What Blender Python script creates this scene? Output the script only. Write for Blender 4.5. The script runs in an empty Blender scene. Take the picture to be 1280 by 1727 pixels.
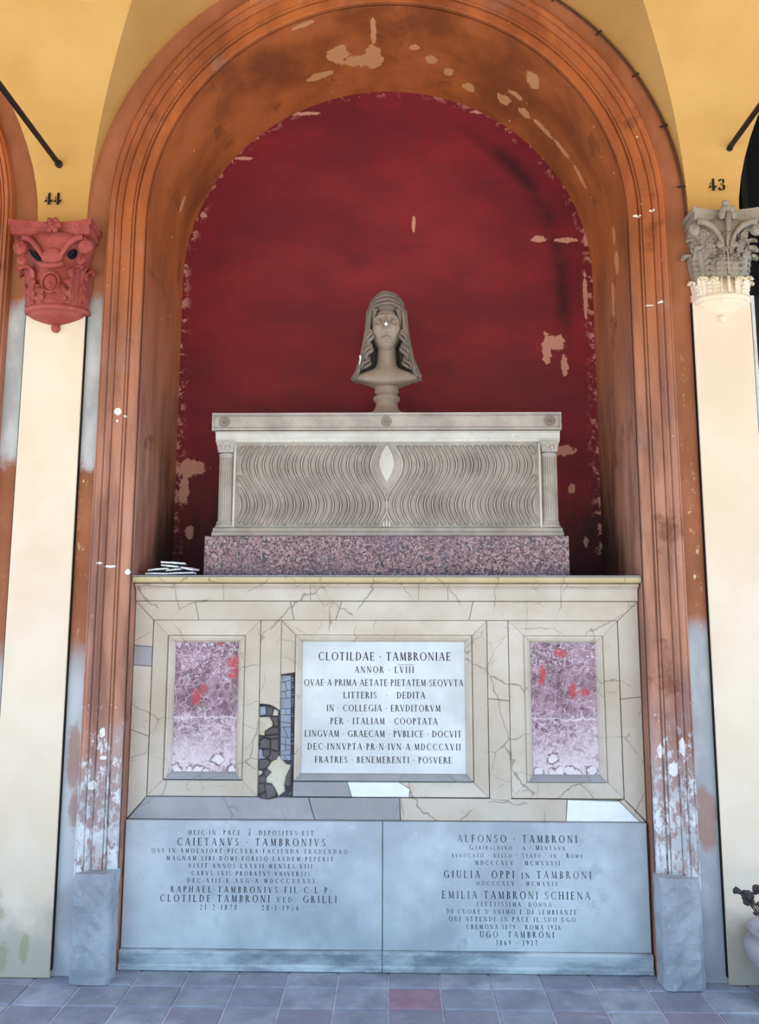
import bpy, math, random
from mathutils import Vector, Matrix
random.seed(7)
PI = math.pi
S = bpy.context.scene
COL = S.collection

# ------------------------------------------------------------------ camera
F_PX, PITCH, YAW, ROLL = 1292.0, 0.13085, 0.01862, 0.00179
cam_d = bpy.data.cameras.new('camera')
cam = bpy.data.objects.new('camera', cam_d)
COL.objects.link(cam)
cam_d.sensor_fit = 'VERTICAL'
cam_d.sensor_height = 36.0
cam_d.lens = F_PX / 1727.0 * 36.0
cam_d.clip_start = 0.05
cam.location = (0.040, -3.610, 1.60)
f0 = Vector((-math.sin(YAW), math.cos(YAW), 0)); r0 = Vector((math.cos(YAW), math.sin(YAW), 0)); u0 = Vector((0, 0, 1))
fw = math.cos(PITCH) * f0 + math.sin(PITCH) * u0
up = -math.sin(PITCH) * f0 + math.cos(PITCH) * u0
rr = math.cos(ROLL) * r0 + math.sin(ROLL) * up
uu = -math.sin(ROLL) * r0 + math.cos(ROLL) * up
cam.rotation_euler = Matrix((rr, uu, -fw)).transposed().to_euler()
S.camera = cam

# ------------------------------------------------------------------ sky, sun, exposure
W = bpy.data.worlds.new('sky'); S.world = W; W.use_nodes = True
bg = W.node_tree.nodes['Background']
bg.inputs['Color'].default_value = (0.37, 0.615, 1.0, 1)
bg.inputs['Strength'].default_value = 4.2
sun_d = bpy.data.lights.new('sun', 'SUN'); sun_d.energy = 7.5; sun_d.angle = 0.01; sun_d.color = (1.0, 0.93, 0.84)
sun = bpy.data.objects.new('sun', sun_d); COL.objects.link(sun)
sun.rotation_euler = (math.radians(25), 0, math.radians(14))      # high, over the courtyard behind the camera
S.view_settings.view_transform = 'Standard'
S.view_settings.look = 'None'
S.view_settings.gamma = 1.0
S.view_settings.use_curve_mapping = False
S.view_settings.exposure = 0.48
S.cycles.max_bounces = 6; S.cycles.diffuse_bounces = 4; S.cycles.glossy_bounces = 2

# ------------------------------------------------------------------ node helper
class NT:
    def __init__(self, name):
        m = bpy.data.materials.new(name); m.use_nodes = True
        self.m = m; self.t = m.node_tree; self.n = self.t.nodes
        self.b = self.n['Principled BSDF']
        g = self.n.new('ShaderNodeNewGeometry'); self.pos = g.outputs['Position']
        self.z = None
    def L(self, a, b): self.t.links.new(a, b)
    def put(self, sock, v):
        if hasattr(v, 'links'): self.L(v, sock)
        elif isinstance(v, (tuple, list)): sock.default_value = tuple(v) + ((1,) if len(v) == 3 and len(sock.default_value) == 4 else ())
        else: sock.default_value = v
    def xyz(self):
        s = self.n.new('ShaderNodeSeparateXYZ'); self.L(self.pos, s.inputs[0]); return s.outputs
    def scl(self, v, sc, off=(0, 0, 0)):
        mp = self.n.new('ShaderNodeMapping'); self.L(v, mp.inputs[0]); mp.inputs[3].default_value = sc; mp.inputs[1].default_value = off
        return mp.outputs[0]
    def noise(self, scale, detail=4, rough=.55, vec=None, dist=0, col=False):
        k = self.n.new('ShaderNodeTexNoise'); self.L(vec or self.pos, k.inputs['Vector'])
        k.inputs['Scale'].default_value = scale; k.inputs['Detail'].default_value = detail
        k.inputs['Roughness'].default_value = rough; k.inputs['Distortion'].default_value = dist
        return k.outputs['Color' if col else 'Fac']
    def vor(self, scale, feat='F1', vec=None, rnd=1, out='Distance'):
        k = self.n.new('ShaderNodeTexVoronoi'); k.feature = feat; self.L(vec or self.pos, k.inputs['Vector'])
        k.inputs['Scale'].default_value = scale; k.inputs['Randomness'].default_value = rnd
        return k.outputs[out]
    def math(self, op, a, b=0, clamp=False):
        k = self.n.new('ShaderNodeMath'); k.operation = op; k.use_clamp = clamp
        self.put(k.inputs[0], a); self.put(k.inputs[1], b); return k.outputs[0]
    def step(self, x, lo, hi, a=0, b=1):          # smooth map range
        k = self.n.new('ShaderNodeMapRange'); k.interpolation_type = 'SMOOTHSTEP'
        self.put(k.inputs[0], x); k.inputs[1].default_value = lo; k.inputs[2].default_value = hi
        k.inputs[3].default_value = a; k.inputs[4].default_value = b; return k.outputs[0]
    def mix(self, f, a, b, mode='MIX'):
        k = self.n.new('ShaderNodeMix'); k.data_type = 'RGBA'; k.blend_type = mode
        self.put(k.inputs[0], f); self.put(k.inputs[6], a); self.put(k.inputs[7], b); return k.outputs[2]
    def rand(self):
        k = self.n.new('ShaderNodeObjectInfo'); return k.outputs['Random']
    def warp(self, scale, amt):
        c = self.noise(scale, 3, .6, col=True)
        s = self.n.new('ShaderNodeVectorMath'); s.operation = 'SUBTRACT'; self.L(c, s.inputs[0]); s.inputs[1].default_value = (.5, .5, .5)
        m = self.n.new('ShaderNodeVectorMath'); m.operation = 'SCALE'; self.L(s.outputs[0], m.inputs[0]); m.inputs['Scale'].default_value = amt
        a = self.n.new('ShaderNodeVectorMath'); a.operation = 'ADD'; self.L(self.pos, a.inputs[0]); self.L(m.outputs[0], a.inputs[1])
        return a.outputs[0]
    def spots(self, lst, jag=.8, nscale=22, edge=.08):   # lst of (x, z, rx, rz): ragged patches of lost paint
        nz = self.math('MULTIPLY', self.math('SUBTRACT', self.noise(nscale, 5, .65), .5), jag * 2)
        acc = None
        for e in lst:                                    # (x, z, rx, rz) or (x, y, z, rx, ry, rz)
            x, y, z, rx, ky, rz = (e[0], 0, e[1], e[2], 0, e[3]) if len(e) == 4 else (e[0], e[1], e[2], e[3], 1 / e[4], e[5])
            mp = self.n.new('ShaderNodeVectorMath'); mp.operation = 'SUBTRACT'; self.L(self.pos, mp.inputs[0]); mp.inputs[1].default_value = (x, y, z)
            mu = self.n.new('ShaderNodeVectorMath'); mu.operation = 'MULTIPLY'; self.L(mp.outputs[0], mu.inputs[0]); mu.inputs[1].default_value = (1 / rx, ky, 1 / rz)
            ln = self.n.new('ShaderNodeVectorMath'); ln.operation = 'LENGTH'; self.L(mu.outputs[0], ln.inputs[0])
            acc = ln.outputs['Value'] if acc is None else self.math('MINIMUM', acc, ln.outputs['Value'])
        return self.step(self.math('ADD', acc, nz), 1 - edge, 1 + edge, 1, 0)
    def done(self, col, rough=.8, bump=None, bstr=.3, bdist=.004, spec=.3):
        self.put(self.b.inputs['Base Color'], col); self.put(self.b.inputs['Roughness'], rough)
        self.b.inputs['Specular IOR Level'].default_value = spec
        if bump is not None:
            k = self.n.new('ShaderNodeBump'); k.inputs['Strength'].default_value = bstr; k.inputs['Distance'].default_value = bdist
            self.L(bump, k.inputs['Height']); self.L(k.outputs[0], self.b.inputs['Normal'])
        return self.m
def srgb(r, g, b):
    f = lambda c: (c / 255) / 12.92 if c <= 10 else ((c / 255 + .055) / 1.055) ** 2.4
    return (f(r), f(g), f(b))
M = {}
def plain(name, col, rough=.7, var=.25, scale=30, bstr=.2, spec=.3):
    t = NT(name); nz = t.noise(scale, 5)
    c = t.mix(t.step(nz, .3, .7), tuple(x * (1 - var) for x in col), tuple(min(1, x * (1 + var)) for x in col))
    M[name] = t.done(c, rough, nz, bstr, spec=spec)

ZS, RA = 3.55, 1.21          # springing height and radius of the niche arch
# --- red painted plaster of the niche's back wall
t = NT('red_plaster'); o = t.xyz()
st = t.noise(1.6, 6, .62, t.scl(t.pos, (1, 1, 2.0)))
c = t.mix(t.step(st, .3, .72), srgb(104, 27, 37), srgb(132, 33, 42))
c = t.mix(t.step(t.noise(3.1, 5, .6, t.scl(t.pos, (1, 1, 1.6))), .56, .72, 0, .5), c, srgb(88, 24, 36))
dz = t.math('MAXIMUM', t.math('SUBTRACT', o[2], ZS + .02), 0)
rad = t.math('SQRT', t.math('ADD', t.math('MULTIPLY', o[0], o[0]), t.math('MULTIPLY', dz, dz)))
# sooty band inside the arch on the right
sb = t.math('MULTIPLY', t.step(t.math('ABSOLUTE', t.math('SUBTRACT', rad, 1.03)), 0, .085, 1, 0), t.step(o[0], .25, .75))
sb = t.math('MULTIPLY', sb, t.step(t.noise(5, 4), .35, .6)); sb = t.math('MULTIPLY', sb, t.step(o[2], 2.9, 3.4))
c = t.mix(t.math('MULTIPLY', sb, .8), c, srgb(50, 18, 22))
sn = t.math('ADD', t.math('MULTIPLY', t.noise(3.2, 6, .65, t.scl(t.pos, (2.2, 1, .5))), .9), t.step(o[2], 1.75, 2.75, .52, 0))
c = t.mix(t.math('MULTIPLY', t.step(sn, .58, .98), .78), c, srgb(34, 18, 28))  # shade behind the sarcophagus painted in, with ragged soot streaks
# chips along the edge and scattered
edge = t.step(t.math('ADD', rad, t.math('MULTIPLY', t.noise(2.3, 2), .05)), 1.165, 1.235)
ch = t.step(t.noise(19, 7, .72), .535, .56); chip = t.math('MULTIPLY', ch, edge)
chip2 = t.spots([(.16, 3.9, .012, .05), (.985, 3.16, .05, .05), (.93, 3.12, .025, .09), (-1.13, 2.42, .09, .05), (-1.16, 2.3, .03, .09), (-1.12, 2.05, .025, .04),
                 (1.06, 3.79, .07, .016), (.90, 3.80, .04, .02), (1.03, 3.02, .02, .06), (1.01, 2.52, .06, .03), (1.05, 2.3, .02, .03), (-1.1, 3.97, .02, .02),
                 (.6, 4.62, .1, .012), (-.5, 4.62, .1, .012), (-.87, 4.33, .05, .012), (1.165, 3.45, .012, .14), (-.95, 2.05, .012, .05), (1.12, 2.0, .014, .03)], 1.15, 30)
chip = t.math('MAXIMUM', chip, chip2)
c = t.mix(chip, c, srgb(196, 140, 124))
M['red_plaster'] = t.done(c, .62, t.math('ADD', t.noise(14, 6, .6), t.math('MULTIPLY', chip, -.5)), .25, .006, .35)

# --- rust-brown plaster of reveal and archivolt
def brown(name, spots, low=True):
    t = NT(name); o = t.xyz()
    n1 = t.noise(1.7, 6, .6, t.scl(t.pos, (1.6, 1.6, .55))); n2 = t.noise(5, 5, .6, t.scl(t.pos, (2, 2, .35)))
    hi = t.mix(t.step(n1, .34, .68), srgb(128, 66, 32), srgb(178, 98, 50))
    lo = t.mix(t.step(n2, .35, .68), srgb(144, 98, 80), srgb(188, 132, 106))
    c = t.mix(t.step(t.math('ADD', o[2], t.math('MULTIPLY', n2, .8)), 2.6, 4.1), lo, hi)
    c = t.mix(t.step(t.noise(4.3, 5, .65), .57, .68, 0, .6), c, srgb(106, 56, 36))
    if spots:
        sp = t.spots(spots, 1.1, 16)
        c = t.mix(sp, c, srgb(200, 142, 98))
    wl = t.math('ADD', t.noise(38, 7, .75, t.scl(t.pos, (1, 1, .5))), t.step(o[2], .40, 1.5, .21, 0))
    wear = t.step(wl, .645, .685)
    if low:
        wear = t.math('MULTIPLY', wear, t.step(o[2], .5, 2.6, 1, .55))
        pale = t.step(t.math('ADD', t.noise(3, 4), t.step(o[2], .4, 1.5, .5, 0)), .55, .95)
        c = t.mix(t.math('MULTIPLY', pale, .6), c, srgb(176, 160, 158))
        ws = t.spots([(-1.298, 2.565, .017, .017), (-1.30, 2.52, .006, .008), (-1.265, 2.545, .010, .005), (-1.30, 1.815, .026, .006), (-1.345, 1.83, .012, .006), (-1.22, 1.79, .012, .012), (-1.30, 1.05, .014, .022), (-1.29, .94, .016, .01), (-1.33, .82, .016, .02),
                      (1.25, 3.56, .02, .006), (1.32, 3.58, .012, .006), (1.34, 3.10, .012, .006), (1.29, 3.09, .02, .003), (1.25, .98, .014, .03), (1.30, .9, .02, .03), (1.34, 1.0, .012, .04)], .7, 40)
        c = t.mix(ws, c, srgb(232, 224, 214))
        c = t.mix(wear, c, t.mix(t.step(t.noise(8, 4), .4, .6), srgb(190, 186, 184), srgb(222, 220, 216)))
    if not low:                                       # soot streaks and painted-in shade above the shelf, toward the back corners
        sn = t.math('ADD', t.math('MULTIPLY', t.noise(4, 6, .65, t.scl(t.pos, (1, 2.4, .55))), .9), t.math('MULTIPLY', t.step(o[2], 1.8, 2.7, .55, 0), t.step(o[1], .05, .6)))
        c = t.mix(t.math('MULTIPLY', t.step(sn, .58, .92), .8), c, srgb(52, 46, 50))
    dots = t.math('MULTIPLY', t.step(t.vor(9), .045, .06, 1, 0), t.step(t.noise(2.2, 2), .52, .58))
    c = t.mix(dots, c, srgb(224, 196, 170))
    return t.done(c, .78, t.math('ADD', t.noise(30, 6, .65), t.math('MULTIPLY', wear, -.6)), .35, .005)
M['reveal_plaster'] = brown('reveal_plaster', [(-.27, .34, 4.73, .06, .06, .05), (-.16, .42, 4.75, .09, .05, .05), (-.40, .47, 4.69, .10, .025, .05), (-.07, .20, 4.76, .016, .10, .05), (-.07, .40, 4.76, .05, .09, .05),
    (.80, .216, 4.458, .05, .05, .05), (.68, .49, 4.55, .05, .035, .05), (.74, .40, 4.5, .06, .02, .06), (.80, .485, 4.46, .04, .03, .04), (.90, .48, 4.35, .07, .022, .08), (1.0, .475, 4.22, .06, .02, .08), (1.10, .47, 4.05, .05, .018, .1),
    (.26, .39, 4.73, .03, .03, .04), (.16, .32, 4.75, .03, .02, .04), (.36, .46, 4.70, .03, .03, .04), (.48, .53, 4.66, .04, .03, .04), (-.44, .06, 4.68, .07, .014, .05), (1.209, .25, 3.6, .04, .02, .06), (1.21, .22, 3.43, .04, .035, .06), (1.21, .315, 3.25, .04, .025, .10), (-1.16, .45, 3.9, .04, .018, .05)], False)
M['jamb_plaster'] = brown('jamb_plaster', [(-1.3, 2.57, .016, .016), (.5, 4.85, .1, .012), (-.2, 4.98, .16, .01)], True)

# --- flat strip beside the pilasters: rust paint, lime wash and cement repairs
t = NT('strip_plaster'); o = t.xyz()
n1 = t.noise(3, 5, .6, t.scl(t.pos, (1.2, 1, .7))); n2 = t.noise(40, 6, .7, t.scl(t.pos, (1, 1, .4)))
c = t.mix(t.step(n1, .35, .65), srgb(170, 106, 74), srgb(146, 88, 58))
right = t.step(o[0], -.1, .1)
hL = t.math('ADD', o[2], t.math('MULTIPLY', n1, .5)); 
gl = t.math('MULTIPLY', t.step(hL, 2.55, 2.62), t.step(hL, 3.3, 3.42, 1, 0))
gl = t.math('MAXIMUM', gl, t.step(hL, 1.55, 1.75, 1, 0))
gr = t.step(hL, 1.7, 1.85, 1, 0)
grey = t.math('ADD', t.math('MULTIPLY', gl, t.math('SUBTRACT', 1, right)), t.math('MULTIPLY', gr, right))
br = t.spots([(1.44, .68, .05, .13), (-1.43, .93, .03, .14), (-1.41, .72, .03, .1)], 1.0, 11, .3)
grey = t.math('MULTIPLY', grey, t.math('SUBTRACT', 1, t.math('MULTIPLY', br, .6)))
c = t.mix(grey, c, t.mix(t.step(n1, .4, .6), srgb(168, 166, 166), srgb(196, 194, 192)))
pl = t.math('MULTIPLY', t.step(n2, .58, .64), t.step(t.math('ABSOLUTE', t.math('SUBTRACT', t.math('ABSOLUTE', o[0]), 1.45)), .0, .035, 1, .1))
pl = t.math('MULTIPLY', pl, t.math('MULTIPLY', t.step(o[2], 3.0, 2.6), t.step(o[2], 1.4, 1.7)))
c = t.mix(pl, c, srgb(232, 208, 156))
M['strip_plaster'] = t.done(c, .85, t.noise(22, 5), .3, .004)

# --- cream and yellow limewash
t = NT('cream_paint'); o = t.xyz()
n1 = t.noise(2.2, 4); c = t.mix(t.step(n1, .3, .7), srgb(225, 201, 171), srgb(232, 212, 187))
c = t.mix(t.step(t.math('SUBTRACT', o[2], t.math('MULTIPLY', t.noise(7, 5), .5)), -.12, .12, 1, 0), c, srgb(190, 174, 152))
st = t.spots([(-1.76, .22, .05, .16), (-1.72, .08, .05, .06), (-1.6, .12, .02, .05)], 1.2, 18, .3); c = t.mix(t.math('MULTIPLY', st, .7), c, srgb(160, 152, 112))
M['cream_paint'] = t.done(c, .85, t.noise(18, 5), .12, .003)
t = NT('yellow_paint')
c = t.mix(t.step(t.noise(1.6, 4), .3, .7), srgb(190, 142, 76), srgb(202, 156, 90))
c = t.mix(t.step(t.noise(9, 5), .68, .74, 0, .35), c, srgb(190, 140, 70))
M['yellow_paint'] = t.done(c, .85, t.noise(15, 5), .12, .003)

# --- veined yellow marble of the revetment
def marble(name, a, b, vein, vs=3.2, amt=.6):
    t = NT(name); w = t.warp(7, .075)
    r = t.rand()
    c = t.mix(t.step(t.noise(3.5, 5, .6), .3, .7), a, b)
    c = t.mix(t.math('MULTIPLY', r, .35), c, tuple(x * .78 for x in a))
    d1 = t.vor(vs, 'DISTANCE_TO_EDGE', w); d2 = t.vor(vs * 2.7, 'DISTANCE_TO_EDGE', w)
    v1 = t.math('MULTIPLY', t.step(d1, .003, .010, 1, 0), t.step(t.noise(4, 3), .40, .52))
    v2 = t.math('MULTIPLY', t.step(d2, .005, .018, 1, 0), t.step(t.noise(6, 3), .50, .62, 0, .7))
    sm = t.math('MULTIPLY', t.step(d1, .0, .12, 1, 0), t.step(t.noise(7, 4), .5, .7, 0, .10))
    c = t.mix(sm, c, tuple((x + y) / 2 for x, y in zip(vein, b)))
    c = t.mix(t.math('MULTIPLY', t.math('MAXIMUM', v1, v2), amt), c, vein)
    M[name] = t.done(c, .42, t.math('MULTIPLY', v1, -1), .3, .002, .4)
marble('giallo_marble', srgb(194, 176, 154), srgb(214, 200, 183), srgb(104, 90, 74))
marble('grey_marble', srgb(148, 145, 144), srgb(168, 165, 164), srgb(104, 102, 102), 2.5, .4)
marble('white_patch', srgb(232, 232, 230), srgb(244, 244, 242), srgb(190, 190, 190), 9, .5)
marble('ochre_marble', srgb(196, 170, 126), srgb(212, 192, 154), srgb(110, 84, 60))
t = NT('tablet_marble'); c = t.mix(t.step(t.noise(2.6, 5, .6), .32, .72), srgb(198, 199, 196), srgb(224, 224, 219))
c = t.mix(t.step(t.noise(6, 6, .7, t.scl(t.pos, (.4, 1, 1.5)), .8), .6, .8, 0, .35), c, srgb(170, 176, 180)); M['tablet_marble'] = t.done(c, .45, None)
t = NT('slab_marble'); o = t.xyz()
c = t.mix(t.step(t.noise(2.4, 6, .6), .3, .72), srgb(162, 168, 170), srgb(206, 210, 209))
c = t.mix(t.step(t.noise(14, 6, .7, t.warp(4, .2)), .62, .72, 0, .3), c, srgb(222, 224, 222))
c = t.mix(t.step(t.noise(5, 5, .65), .6, .72, 0, .35), c, srgb(128, 132, 134))
M['slab_marble'] = t.done(c, .5, t.noise(40, 5), .15, .002)
t = NT('plinth_stone'); 
c = t.mix(t.step(t.noise(5, 6, .65, t.scl(t.pos, (.5, 1, 1.6))), .35, .65), srgb(120, 128, 134), srgb(190, 196, 196))
c = t.mix(t.step(t.noise(30, 6, .7), .6, .68, 0, .5), c, srgb(216, 216, 212)); M['plinth_stone'] = t.done(c, .7, t.noise(25, 6), .4, .004)

# --- red-violet breccia
t = NT('breccia'); o = t.xyz(); w = t.warp(16, .07)
n1 = t.noise(13, 8, .75, w); n2 = t.noise(62, 7, .8, w, 1.2); n3 = t.noise(5, 4, .6); n4 = t.noise(26, 6, .7, w, .5)
hz = t.math('ADD', o[2], t.math('MULTIPLY', n3, .3))
c = t.mix(t.step(n1, .38, .60), srgb(108, 70, 84), srgb(158, 124, 134))
c = t.mix(t.math('MULTIPLY', t.step(hz, 1.04, 1.30, 1, 0), .85), c, srgb(222, 200, 202))
dk = t.math('MULTIPLY', t.step(t.vor(22, 'F1', w), .34, .46, 1, 0), t.math('MULTIPLY', t.step(n4, .42, .52), t.step(t.math('ABSOLUTE', t.math('SUBTRACT', hz, 1.34)), .10, .22, 1, .12)))
c = t.mix(t.math('MULTIPLY', dk, .85), c, srgb(92, 52, 66))
c = t.mix(t.math('MULTIPLY', t.step(n2, .50, .56, 0, .8), t.step(t.math('ABSOLUTE', t.math('SUBTRACT', hz, 1.36)), .03, .14, .2, 1)), c, srgb(222, 206, 208))
fk = t.math('MULTIPLY', t.step(n4, .55, .60), t.step(hz, 1.05, 1.25, 1, .2)); c = t.mix(t.math('MULTIPLY', fk, .6), c, srgb(122, 78, 90))
ve = t.math('MULTIPLY', t.step(t.vor(15, 'DISTANCE_TO_EDGE', w), .006, .022, 1, 0), t.step(t.math('ABSOLUTE', t.math('SUBTRACT', o[2], 1.14)), .06, .16, 1, 0))
ve = t.math('MAXIMUM', ve, t.step(t.math('ABSOLUTE', t.math('ADD', t.math('SUBTRACT', o[2], 1.105), t.math('MULTIPLY', t.math('SUBTRACT', n1, .5), .07))), .002, .006, 1, 0))
c = t.mix(t.math('MULTIPLY', ve, .6), c, srgb(226, 210, 212))
def dist_to(cs):
    acc = None
    for (x, z, r) in cs:
        mp = t.n.new('ShaderNodeVectorMath'); mp.operation = 'DISTANCE'; t.L(w2, mp.inputs[0]); mp.inputs[1].default_value = (x, .112, z)
        v = t.math('DIVIDE', mp.outputs['Value'], r); acc = v if acc is None else t.math('MINIMUM', acc, v)
    return acc
w2 = t.warp(26, .045)
dd = dist_to([(-.985, .868, .026), (-.925, .858, .024), (-.885, .864, .026), (-.845, .858, .020), (-.722, .864, .024), (-.790, .915, .030), (.715, .862, .026), (.782, .858, .024), (.815, .866, .026), (.860, .868, .030), (.895, .858, .022), (.965, .868, .026), (.783, .925, .028)])
c = t.mix(t.step(dd, .55, .85, .75, 0), c, srgb(224, 214, 212)); c = t.mix(t.math('MULTIPLY', t.math('MULTIPLY', t.step(t.math('ABSOLUTE', t.math('SUBTRACT', dd, .95)), .10, .2, 1, 0), t.step(n4, .4, .5)), .75), c, srgb(92, 76, 82))
rd = t.spots([(-.728, 1.36, .026, .03), (-.715, 1.32, .02, .03), (-.738, 1.30, .02, .014), (-.8, 1.455, .014, .012), (-.90, 1.20, .022, .03), (-.87, 1.24, .014, .02), (.745, 1.32, .018, .035), (.738, 1.28, .014, .02), (.83, 1.41, .03, .018), (.885, 1.24, .016, .03), (.94, 1.23, .02, .018)], 1.5, 48, .6)
c = t.mix(t.math('MULTIPLY', rd, .8), c, srgb(186, 60, 66))
M['breccia'] = t.done(c, .35, n2, .1, .002, .4)

# --- granite plinth of the sarcophagus
t = NT('granite'); cell = t.vor(130, 'F1', t.warp(30, .03), out='Color')
s = t.n.new('ShaderNodeSeparateColor'); t.L(cell, s.inputs[0])
c = t.mix(t.step(s.outputs[0], .25, .45), srgb(96, 79, 82), srgb(146, 110, 108))
c = t.mix(t.step(s.outputs[1], .72, .8), c, srgb(168, 146, 144)); c = t.mix(t.step(s.outputs[2], .76, .84), c, srgb(72, 63, 68))
c = t.mix(t.step(t.noise(4, 3), .4, .65, 0, .4), c, srgb(108, 96, 106)); M['granite'] = t.done(c, .5, None)

def stone(name, a, b, dark, bs=.35):
    t = NT(name)
    c = t.mix(t.step(t.noise(6, 6, .65), .3, .7), a, b)
    c = t.mix(t.step(t.noise(45, 6, .7), .6, .7, 0, .5), c, dark)
    M[name] = t.done(c, .75, t.noise(60, 6, .7), bs, .004)
stone('sarcophagus_stone', srgb(154, 144, 134), srgb(184, 173, 161), srgb(108, 100, 94))
stone('fillet_stone', srgb(194, 185, 173), srgb(214, 206, 194), srgb(134, 126, 118))
stone('flute_stone', srgb(136, 124, 114), srgb(164, 151, 139), srgb(98, 90, 84))
stone('bust_stone', srgb(142, 123, 108), srgb(164, 145, 129), srgb(104, 92, 84), .15)
stone('veil_stone', srgb(108, 97, 88), srgb(138, 124, 112), srgb(74, 67, 62), .25)
stone('capital_red', srgb(142, 60, 52), srgb(172, 84, 74), srgb(200, 130, 114), .5)
stone('capital_grey', srgb(138, 124, 108), srgb(160, 146, 128), srgb(104, 94, 82), .4)
stone('capital_cream', srgb(226, 204, 172), srgb(240, 222, 194), srgb(190, 164, 130), .4)
stone('block_cement', srgb(140, 142, 144), srgb(176, 178, 178), srgb(198, 200, 200), .6)
stone('rubble', srgb(84, 78, 76), srgb(110, 102, 98), srgb(60, 56, 54), .6)
stone('bluegrey_backing', srgb(140, 144, 154), srgb(162, 166, 174), srgb(110, 114, 122), .4)
stone('old_mortar', srgb(196, 184, 158), srgb(214, 204, 180), srgb(150, 140, 118), .5)
stone('vase_stone', srgb(150, 140, 140), srgb(176, 164, 162), srgb(128, 120, 122), .2)
plain('red_plain', srgb(118, 30, 39), .7, .15, 3)
plain('crack_dark', srgb(44, 40, 40), .9)
plain('bedding_dark', srgb(74, 74, 80), .9)  # dark blue-grey backing seen between the bedding pieces
plain('iron', srgb(44, 34, 34), .6, .2)
plain('black_paint', srgb(18, 14, 14), .7, .1)
plain('ink', srgb(40, 38, 38), .7, .3)
plain('near_black', srgb(8, 8, 9), .9, .2)
plain('white_edge', srgb(214, 210, 206), .8, .1)
plain('shard_white', srgb(226, 226, 226), .6, .12, 60)
plain('shard_dark', srgb(40, 38, 38), .8, .2)
plain('cable', srgb(84, 56, 40), .6, .2)
plain('dead_petal', srgb(62, 58, 56), .9, .5, 80)
plain('dead_stem', srgb(84, 78, 70), .9, .3, 80)
plain('hedge', srgb(92, 100, 80), .9, .3, 2)  # green of the added sky-blocking hedge
plain('gravel', srgb(214, 200, 174), .9, .12, 8)
plain('new_plaster', srgb(238, 236, 232), .8, .05)
for nm, lo_, hi_ in (('faded_ink', .55, .8), ('fainter_ink', .5, .75)):
    t = NT(nm); k = t.step(t.noise(9, 4, .6), lo_ - .06, hi_, 0, .75)
    M[nm] = t.done(t.mix(k, srgb(58, 62, 66), srgb(150, 156, 160)), .7)
# --- floor tiles
t = NT('floor_tile'); r = t.rand()
c = t.mix(t.step(t.noise(6, 6, .65), .3, .7), srgb(120, 125, 133), srgb(160, 164, 170))
c = t.mix(t.step(r, .0, 1, 0, .6), c, srgb(116, 116, 128)); c = t.mix(t.step(r, .9, .97, 0, .3), c, srgb(138, 112, 120))
c = t.mix(t.step(t.noise(3.2, 5, .6, t.scl(t.pos, (1, 2, 1))), .56, .7, 0, .5), c, srgb(176, 180, 184))
M['floor_tile'] = t.done(c, .6, t.noise(20, 5), .25, .004, .4)
t = NT('red_tile'); M['red_tile'] = t.done(t.mix(t.step(t.noise(9, 6, .65), .35, .7), srgb(140, 108, 120), srgb(154, 130, 140)), .6, t.noise(20, 5), .25)
plain('floor_mortar', srgb(182, 184, 188), .85, .15, 12)

# ------------------------------------------------------------------ mesh helpers
def mk(name, vs, fs, mat, parent=None, smooth=False, kind=None):
    me = bpy.data.meshes.new(name); me.from_pydata([tuple(v) for v in vs], [], fs); me.update()
    if smooth: me.polygons.foreach_set('use_smooth', [True] * len(me.polygons))
    ob = bpy.data.objects.new(name, me); COL.objects.link(ob)
    if mat: me.materials.append(M[mat])
    if parent is not None:
        ob.parent = parent; ob.matrix_parent_inverse = Matrix.Translation(-parent.location)
    if kind: ob['kind'] = kind
    return ob
def tag(o, label, cat, group=None):
    o['label'] = label; o['category'] = cat
    if group: o['group'] = group
    return o
def thing(name, loc, label, cat, group=None):
    o = bpy.data.objects.new(name, None); COL.objects.link(o); o.location = loc; o.empty_display_size = .05
    return tag(o, label, cat, group)
def struct(o, label=None):
    o['kind'] = 'structure'
    if label: o['label'] = label
    return o
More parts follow.
